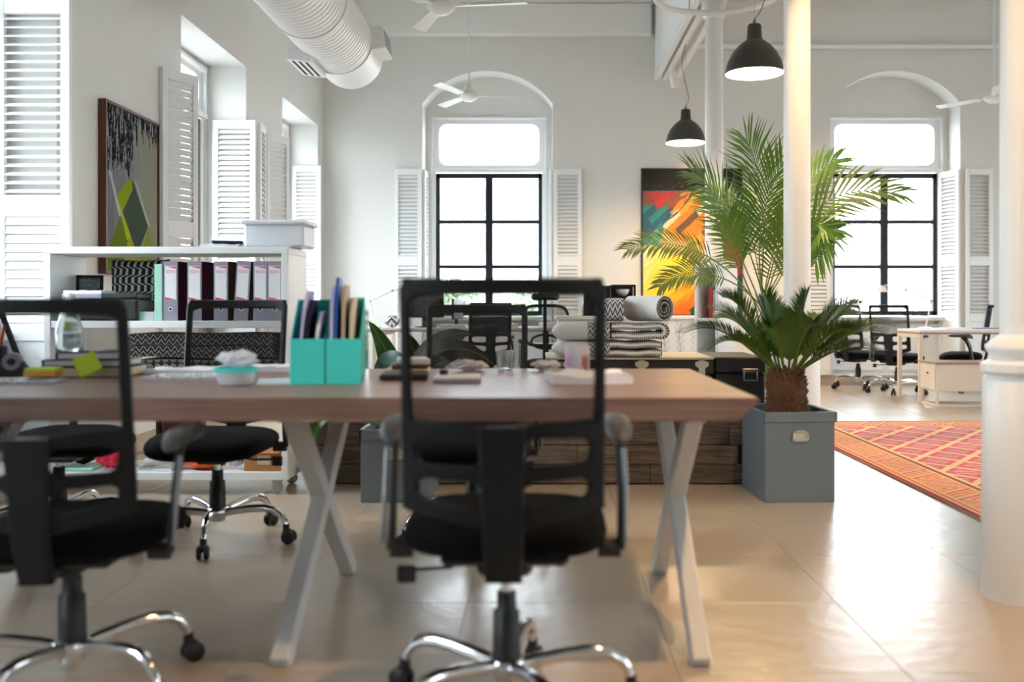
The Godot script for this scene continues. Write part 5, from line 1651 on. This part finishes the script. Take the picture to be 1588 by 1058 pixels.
	for s in [-1, 1]:
		fr.box(Vector3(s * 0.42, 0.545, 0.026), Vector3(0.020, 1.09, 0.05), 0.003)
		fr.box(Vector3(0, 0.545 + s * 0.535, 0.026), Vector3(0.82, 0.020, 0.05), 0.003)
	part("frame", fr, M.picture_frame, pt)
	# right-hand workplace
	o = thing("desk", "cream-legged white desk under the right-hand window", "desk", Vector3(4.86, 0, -10.29))
	desk(o, 1.9, 0.62)
	var dr2 := thing("drawer_pedestal", "low cream drawer unit with wooden top and thin frame, before the right-hand desk", "drawer unit", Vector3(4.24, 0, -9.70))
	part("box", B.new().box(Vector3(0, 0.29, 0), Vector3(0.70, 0.27, 0.40), 0.004), M.desk_cream, dr2)
	part("top", B.new().box(Vector3(0, 0.434, 0), Vector3(0.73, 0.018, 0.43), 0.003), M.desk_wood, dr2)
	part("drawer_front", B.new().box(Vector3(-0.355, 0.29, 0), Vector3(0.010, 0.25, 0.37), 0.003), M.desk_cream, dr2)
	part("knob", B.new().lathe([Vector2(0.009, 0), Vector2(0.011, 0.012), Vector2(0, 0.016)], 14, Transform3D(Basis(Vector3.BACK, PI / 2), Vector3(-0.36, 0.33, 0.02))), M.steel, dr2)
	var lg := B.new()
	for s in [-1, 1]:
		for t in [-1, 1]: lg.box(Vector3(s * 0.335, 0.0775, t * 0.185), Vector3(0.026, 0.155, 0.026), 0.002)
		lg.box(Vector3(s * 0.335, 0.013, 0), Vector3(0.026, 0.026, 0.344), 0.002)
		lg.box(Vector3(0, 0.013, s * 0.185), Vector3(0.644, 0.026, 0.026), 0.002)
	part("leg_frame", lg, M.desk_cream, dr2)
	chair(Vector3(3.83, 0, -11.66), -1.0, -0.05, 0.3, "black office chair behind the cycad's fronds, the farther of that pair", "", false)
	chair(Vector3(4.06, 0, -11.0), -0.75, -0.05, 0.9, "black office chair at the left end of the right-hand desk, nearer of that pair", "", false)
	chair(Vector3(4.95, 0, -11.28), 1.15, -0.05, 0.2, "black office chair tucked behind the right-hand desk, facing left", "", false, true)
	var l2 := lamp("desk_lamp", "slender white jointed desk lamp on the right-hand desk before the window", Vector3(4.15, 0.7493, -10.42))
	l2.rotation.y = 2.6
	for k in 2:
		solo("paper_stack", sheet(0.30, 0.21, 0.012, 170 + k, 0.006), M.paper, ["white papers on the left half of the right-hand desk", "white papers on the right half of the right-hand desk"][k], "paper", "", Vector3(4.35 + 0.75 * k, 0.7493, -10.2), 0.2)
	solo("laptop", B.new().box(Vector3(0, 0.008, 0), Vector3(0.32, 0.014, 0.22), 0.003), M.binder_grey, "closed grey laptop on the right-hand desk", "laptop", "", Vector3(4.73, 0.7493, -10.32), 0.1)
	# rug
	var rg := thing("rug", "flat-woven red and ochre rug with a diamond field on the stone floor", "rug", Vector3(2.99, 0, -5.95))
	part("weave", B.new().box(Vector3(0, 0.005, 0), Vector3(1.9, 0.010, 4.68), 0.002), M.rug_back, rg)
	qb = B.new()
	qb.quad(Vector3(-0.945, 0.0112, 2.335), Vector3(0.945, 0.0112, 2.335), Vector3(0.945, 0.0112, -2.335), Vector3(-0.945, 0.0112, -2.335))
	part("pile", qb, M.rug_print, rg)

func lamp(called: String, label: String, at: Vector3) -> Node3D:
	var o := thing(called, label, "desk lamp", at)
	part("base", B.new().lathe([Vector2(0, 0), Vector2(0.08, 0), Vector2(0.08, 0.012), Vector2(0.015, 0.022), Vector2(0, 0.022)], 24), M.white_metal, o)
	part("arm", B.new().tube([Vector3(0, 0.02, 0), Vector3(-0.06, 0.30, 0), Vector3(0.20, 0.42, 0), Vector3(0.42, 0.47, 0)], 0.008, 8), M.white_metal, o)
	for p in [Vector3(-0.06, 0.30, 0), Vector3(0.20, 0.42, 0), Vector3(0.42, 0.47, 0)]:
		part("joint", B.new().tube([p - Vector3(0, 0, 0.016), p + Vector3(0, 0, 0.016)], 0.014, 10), M.binder_grey, o)
	part("shade", B.new().lathe([Vector2(0.055, 0), Vector2(0.04, 0.05), Vector2(0.015, 0.07), Vector2(0, 0.07)], 20, Transform3D(Basis.IDENTITY, Vector3(0.45, 0.40, 0))), M.white_metal, o)
	return o

# ---------------------------------------------------------------- overhead
func fan(at: Vector3, ceiling_y: float, turn: float, label: String) -> void:
	var o := thing("ceiling_fan", label, "ceiling fan", at, turn, "ceiling fans")
	part("motor", B.new().lathe([Vector2(0, -0.075), Vector2(0.05, -0.072), Vector2(0.085, -0.05), Vector2(0.112, -0.025), Vector2(0.115, 0.0), Vector2(0.10, 0.03), Vector2(0.05, 0.05), Vector2(0.035, 0.12), Vector2(0.015, 0.15)], 32), M.white_metal, o)
	part("rod", B.new().tube([Vector3(0, 0.10, 0), Vector3(0, ceiling_y - at.y, 0)], 0.012, 10), M.white_metal, o)
	part("canopy", B.new().lathe([Vector2(0.02, -0.09), Vector2(0.06, -0.05), Vector2(0.07, 0.0), Vector2(0, 0.0)], 24, Transform3D(Basis.IDENTITY, Vector3(0, ceiling_y - at.y, 0))), M.white_metal, o)
	var b := B.new()
	b.prism(PackedVector2Array([Vector2(0.17, -0.045), Vector2(0.68, -0.062), Vector2(0.70, -0.04), Vector2(0.70, 0.04), Vector2(0.68, 0.062), Vector2(0.17, 0.045)]), -0.003, 0.003, Transform3D(Basis(Vector3.RIGHT, PI / 2 + 0.2), Vector3.ZERO))
	b.box(Vector3(0.14, 0, 0), Vector3(0.14, 0.006, 0.035), 0.002)
	var me := b.mesh()
	for k in 3: part("blade", me, M.white_metal, o, Transform3D(Basis(Vector3.UP, TAU * k / 3), Vector3(0, -0.01, 0)))

func pendant(at: Vector3, cable_top: float, label: String, seed_: int) -> void:
	var o := thing("pendant_lamp", label, "pendant lamp", at, 0.0, "grey dome pendant lamps")
	part("shade", B.new().lathe([Vector2(0.212, 0.0), Vector2(0.209, 0.03), Vector2(0.195, 0.085), Vector2(0.165, 0.145), Vector2(0.12, 0.20), Vector2(0.075, 0.235), Vector2(0.056, 0.25), Vector2(0.050, 0.345), Vector2(0.044, 0.358), Vector2(0.0, 0.362)], 48), M.lamp_grey, o)
	part("lining", B.new().lathe([Vector2(0.0, 0.24), Vector2(0.07, 0.23), Vector2(0.115, 0.195), Vector2(0.160, 0.140), Vector2(0.190, 0.083), Vector2(0.204, 0.03), Vector2(0.207, 0.0)], 48), M.lamp_white, o)
	part("bulb", B.new().lathe([Vector2(0, 0.035), Vector2(0.035, 0.042), Vector2(0.058, 0.065), Vector2(0.062, 0.09), Vector2(0.05, 0.125), Vector2(0.024, 0.165), Vector2(0.02, 0.21), Vector2(0.0, 0.21)], 28), M.bulb_glow, o)
	part("holder", B.new().lathe([Vector2(0.012, 0.36), Vector2(0.012, 0.385), Vector2(0.004, 0.40), Vector2(0.0, 0.40)], 12), M.steel, o)
	var h := cable_top - at.y
	part("wire", B.new().tube([Vector3(0, 0.395, 0), Vector3(0, h, 0)], 0.0022, 6), M.cable_grey, o)
	var p := [Vector3(0.0, 0.40, 0), Vector3(0.12, 0.5, 0), Vector3(-0.16 if seed_ % 2 else 0.10, h * 0.7, 0), Vector3(0.03, h, 0)]
	var pts := []
	for i in 15: pts.append(bez(p, i / 14.0))
	part("cord", B.new().tube(pts, 0.004, 6), M.cable_red, o)
	var l := OmniLight3D.new()
	l.name = "bulb_light"
	o.add_child(l)
	l.position = Vector3(0, 0.085, 0)
	l.light_color = Color(1.0, 0.86, 0.66)
	l.light_energy = PENDANT
	l.light_size = 0.05
	l.omni_range = 14.0
	l.omni_attenuation = 2.0
	l.shadow_enabled = true

func spot(at: Vector3, aim: Vector3, label: String, power := 1.0) -> void:
	var o := thing("track_spotlight", label, "spotlight", at, 0.0, "spotlights on the beam")
	var dir := (aim - at).normalized()
	var bs := Basis.looking_at(dir, Vector3.UP if absf(dir.y) < 0.98 else Vector3.RIGHT)
	var t := Transform3D(bs * Basis(Vector3.RIGHT, PI / 2), Vector3.ZERO)   # lathe axis along the beam, mouth at -y
	part("head", B.new().lathe([Vector2(0.050, -0.13), Vector2(0.052, -0.12), Vector2(0.048, 0.0), Vector2(0.035, 0.05), Vector2(0, 0.055)], 24, t), M.white_metal, o)
	part("lens", B.new().lathe([Vector2(0, -0.122), Vector2(0.047, -0.120), Vector2(0.047, -0.112), Vector2(0, -0.112)], 20, t), M.bulb_glow, o)
	part("stem", B.new().tube([Vector3(0, 0.03, 0), Vector3(0, 3.79 - at.y, 0)], 0.010, 8), M.white_metal, o)
	var l := SpotLight3D.new()
	l.name = "lens_light"
	o.add_child(l)
	l.basis = bs
	l.position = dir * 0.14
	l.light_color = Color(1.0, 0.80, 0.55)
	l.light_energy = SPOT * power
	l.light_size = 0.045
	l.spot_angle = 34.0
	l.spot_range = 14.0
	l.spot_attenuation = 2.0
	l.spot_angle_attenuation = 0.8
	l.shadow_enabled = true

func build_overhead() -> void:
	for z in [-3.33, -6.0, -8.8]:
		column({-3.33: 1.672, -6.0: 1.592, -8.8: 1.58}[z], z, {-3.33: "nearest white iron column with moulded pedestal, at the right edge of the picture", -6.0: "slim white iron column rising behind the potted cycad", -8.8: "farthest white iron column, behind the angled white shelf"}[z])
	pendant(Vector3(1.56, 2.69, -7.05), 3.86, "dark grey dome pendant lamp left of the middle column, the nearer one", 0)
	pendant(Vector3(1.555, 2.74, -10.35), 3.86, "dark grey dome pendant lamp by the farthest column, the farther and lower-looking one", 1)
	fan(Vector3(-0.80, 3.42, -7.8), 4.69, 1.95, "white three-blade ceiling fan cut off by the top of the picture, the nearest fan")
	fan(Vector3(-0.835, 3.46, -11.3), 4.85, 0.06, "white three-blade ceiling fan on a long rod before the middle window's arch")
	fan(Vector3(5.30, 3.44, -11.3), 4.85, 0.15, "white three-blade ceiling fan at the right, partly hidden by the nearest column")
	# spiral duct
	var o := thing("air_duct", "big round white spiral air duct hung under the ceiling at the left", "air duct", Vector3(-1.76, 3.31, 0))
	var b := B.new()
	var prof := []
	prof.append(Vector2(0.0, 0.0))
	var y := 0.0
	prof.append(Vector2(0.296, 0.0))
	while y < 7.6:
		var r := 0.296
		prof.append(Vector2(r, y))
		if y > 0.55:
			prof.append(Vector2(r + 0.003, y + 0.008)); prof.append(Vector2(r + 0.003, y + 0.018)); prof.append(Vector2(r, y + 0.026))
			y += 0.07
		else: y += 0.18
	prof.append(Vector2(0.0, y))
	b.lathe(prof, 56, Transform3D(Basis(Vector3.RIGHT, PI / 2), Vector3(0, 0, -9.0)))
	part("tube", b, M.duct_white, o)
	for z in [-8.42, -7.3, -6.2, -5.1, -4.0]:
		part("joint_band", B.new().lathe([Vector2(0.297, -0.022), Vector2(0.305, -0.020), Vector2(0.305, 0.020), Vector2(0.297, 0.022)], 56, Transform3D(Basis(Vector3.RIGHT, PI / 2), Vector3(0, 0, z))), M.duct_white, o)
	for z in [-8.15, -5.6, -3.2]:
		var rt := Transform3D(Basis(Vector3.BACK, -0.12), Vector3(-0.20, -0.235, z))
		var g := part("grille", B.new().box(Vector3(0, -0.02, 0), Vector3(0.20, 0.12, 0.56), 0.004), M.duct_white, o, rt)
		for k in 3: part("slot", B.new().box(Vector3(-0.055 + 0.055 * k, -0.0805, 0), Vector3(0.022, 0.002, 0.48), 0.0), M.slot_black, g)
	for z in [-8.62, -6.6]:
		var r2 := Transform3D(Basis(Vector3.BACK, 0.12), Vector3(0.285, 0.02, z))
		var g2 := part("side_outlet", B.new().box(Vector3(0.05, 0, 0), Vector3(0.13, 0.20, 0.42), 0.004), M.duct_white, o, r2)
		part("slot", B.new().box(Vector3(0.1155, 0, 0), Vector3(0.002, 0.15, 0.36), 0.0), M.binder_grey, g2)
	for z in [-8.3, -5.0]: part("hanger", B.new().tube([Vector3(0, 0.29, z), Vector3(0, 1.54, z)], 0.006, 6), M.steel, o)
	# ring rail round the farthest column
	o = thing("ring_rail", "white tubular ring hung high round the front of the farthest column", "ring rail", Vector3(1.50, 3.64, -8.20))
	b = B.new()
	var pts := []
	for i in 61: pts.append(Vector3(cos(TAU * i / 60.0) * 0.525, 0, sin(TAU * i / 60.0) * 0.525))
	b.tube(pts, 0.026, 10)
	part("ring", b, M.white_metal, o)
	for a in [0.6, 2.5, 4.4]: part("hanger", B.new().tube([Vector3(cos(a) * 0.525, 0.02, sin(a) * 0.525), Vector3(cos(a) * 0.525, 1.21, sin(a) * 0.525)], 0.005, 6), M.cable_grey, o)
	# trunking under the beam
	for k in 3:
		var tr := thing("ceiling_trunking", ["white square cable trunking under the beam, left run", "white square cable trunking under the beam, middle run", "white square cable trunking under the beam, right run"][k], "cable trunking", Vector3([1.44, 1.54, 1.68][k], 0, 0))
		part("channel", B.new().box(Vector3(0, 3.83, -6.0), Vector3([0.065, 0.05, 0.06][k], 0.074, 12.0), 0.004), M.white_metal, tr)
	spot(Vector3(1.54, 3.66, -11.2), Vector3(2.3, 1.0, -12.2), "white spotlight under the beam, farther one, aimed at the bright painting")
	spot(Vector3(1.68, 3.66, -9.5), Vector3(4.6, 0.9, -12.2), "white spotlight under the beam aimed at the right-hand window wall")
	spot(Vector3(1.73, 3.66, -4.95), Vector3(2.05, 0.4, -6.7), "white spotlight under the beam above the rug", 2.0)
	spot(Vector3(1.50, 3.66, -2.2), Vector3(0.75, 0.0, -3.4), "white spotlight under the beam above the right end of the table", 2.6)
	# conduit
	b = B.new()
	b.tube([Vector3(-0.95, 4.60, -11.5), Vector3(1.44, 4.60, -11.5)], 0.013, 8)
	struct("trim_20", b, M.cable_grey)

# ---------------------------------------------------------------- outdoors
func tree(at: Vector3, h: float, r: float, label: String, seed_: int) -> void:
	var o := thing("tree", label, "tree", at)
	part("trunk", B.new().tube([Vector3.ZERO, Vector3(0.05, h * 0.3, 0), Vector3(-0.05, h * 0.6, 0.05), Vector3(0.0, h * 0.9, 0)], [0.13, 0.10, 0.07, 0.03], 8), M.tree_bark, o)
	var g := RandomNumberGenerator.new()
	g.seed = seed_
	var b := B.new()
	for i in 2600:
		var d := Vector3(g.randfn(), g.randfn(), g.randfn()).normalized() * pow(g.randf(), 0.4)
		var c := Vector3(d.x * r, h * 0.62 + d.y * h * 0.38, d.z * r)
		var x := Vector3(g.randfn(), g.randfn(), g.randfn()).normalized() * 0.09
		var y := Vector3(g.randfn(), g.randfn(), g.randfn()).normalized() * 0.07
		b.tri(c - x, c + y, c + x)
		b.tri(c - x, c + x, c - y)
	part("crown", b, M.tree_leaf, o).set_meta("kind", "stuff")

func build_outside() -> void:
	struct("ground", B.new().box(Vector3(2.0, -0.35, -6.0), Vector3(90, 0.2, 90), 0.0), M.outside_ground)
	tree(Vector3(-2.2, -0.25, -20.5), 1.9, 1.0, "pale leafy tree seen low through the middle window, at its left", 1)
	tree(Vector3(0.2, -0.25, -21.5), 1.75, 1.1, "pale bushy tree seen low through the middle window, at its right", 2)
	tree(Vector3(8.6, -0.25, -20.0), 2.0, 1.0, "pale tree seen through the right-hand window", 3)

func _ready() -> void:
	rng.seed = 7
	# ---- camera: level, looking straight down the room, lens shifted
	var cam := Camera3D.new()
	cam.name = "camera"
	add_child(cam)
	cam.position = Vector3(0, 1.0, 0)
	cam.near = 0.1
	cam.far = 200.0
	cam.projection = Camera3D.PROJECTION_FRUSTUM
	cam.size = 0.1 * 1058.0 / 1500.0
	cam.frustum_offset = Vector2((794.0 - 838.0) / 1500.0, -(529.0 - 474.0) / 1500.0) * 0.1
	var ca := CameraAttributesPhysical.new()
	ca.frustum_focal_length = 35.0
	ca.frustum_focus_distance = 6.6
	ca.exposure_aperture = 1.7
	ca.frustum_near = 0.1
	ca.frustum_far = 200.0
	cam.attributes = ca
	cam.current = true
	# ---- sky and exposure
	var env := Environment.new()
	env.background_mode = Environment.BG_SKY
	var sky := Sky.new()
	var sm := ProceduralSkyMaterial.new()
	sm.sky_top_color = Color(0.91, 0.965, 1.0)      # overcast: the zenith about two and a half times the horizon
	sm.sky_horizon_color = Color(0.65, 0.68, 0.70)
	sm.sky_curve = 0.6
	sm.ground_bottom_color = Color(0.45, 0.45, 0.44)
	sm.ground_horizon_color = Color(0.66, 0.675, 0.69)
	sm.energy_multiplier = SKY
	sm.sun_angle_max = 1.0
	sky.sky_material = sm
	env.sky = sky
	env.tonemap_mode = Environment.TONE_MAPPER_LINEAR
	env.tonemap_exposure = EXPOSURE
	env.sdfgi_enabled = true
	env.ssao_enabled = true
	env.ssil_enabled = true
	var we := WorldEnvironment.new()
	we.name = "environment"
	we.environment = env
	add_child(we)

	rough_tex = NoiseTexture2D.new()
	rough_tex.width = 256
	rough_tex.height = 256
	rough_tex.seamless = true
	rough_tex.noise = noise(41, 0.02, 3)
	materials()
	build_room()
	chair_meshes()
	build_outside()
	build_overhead()
	build_table()
	build_bookcase()
	build_bench()
	build_cycad()
	build_palm()
	build_leaf_plant()
	build_back()
	# chairs round the table
	chair(Vector3(-0.083, 0, -2.37), 0.0, 0.0, -0.20, "black office chair in the middle foreground, its back to us", "office chairs at the long table")
	chair(Vector3(-1.21, 0, -2.50), 0.06, -0.043, 0.40, "black office chair at the left edge, its back to us in front of the table", "office chairs at the long table")
	chair(Vector3(-1.375, 0, -4.12), PI - 0.03, -0.035, 0.18, "black office chair facing us behind the table, in front of the bookcase", "office chairs at the long table")
	chair(Vector3(-0.285, 0, -4.12), PI, -0.055, 0.2, "black office chair facing us behind the table, framed by the nearest chair's back", "office chairs at the long table")
	var side := chair(Vector3(-2.09, 0, -4.20), -PI / 2, -0.045, 0.2, "black office chair turned sideways behind the table's left end", "office chairs at the long table")
	var pv := Vector3(0, 0.42, 0.2)
	for q in ["back_frame", "back_mesh"]:          # this one is tipped back
		var m: Node3D = side.get_node(NodePath(q))
		m.transform = Transform3D(Basis.IDENTITY, pv) * Transform3D(Basis(Vector3.RIGHT, 0.22), Vector3.ZERO) * Transform3D(Basis.IDENTITY, -pv) * m.transform
	build_table_things()

const SKY := 26.0
const EXPOSURE := 1.03
const PENDANT := 3.0
const SPOT := 3.0
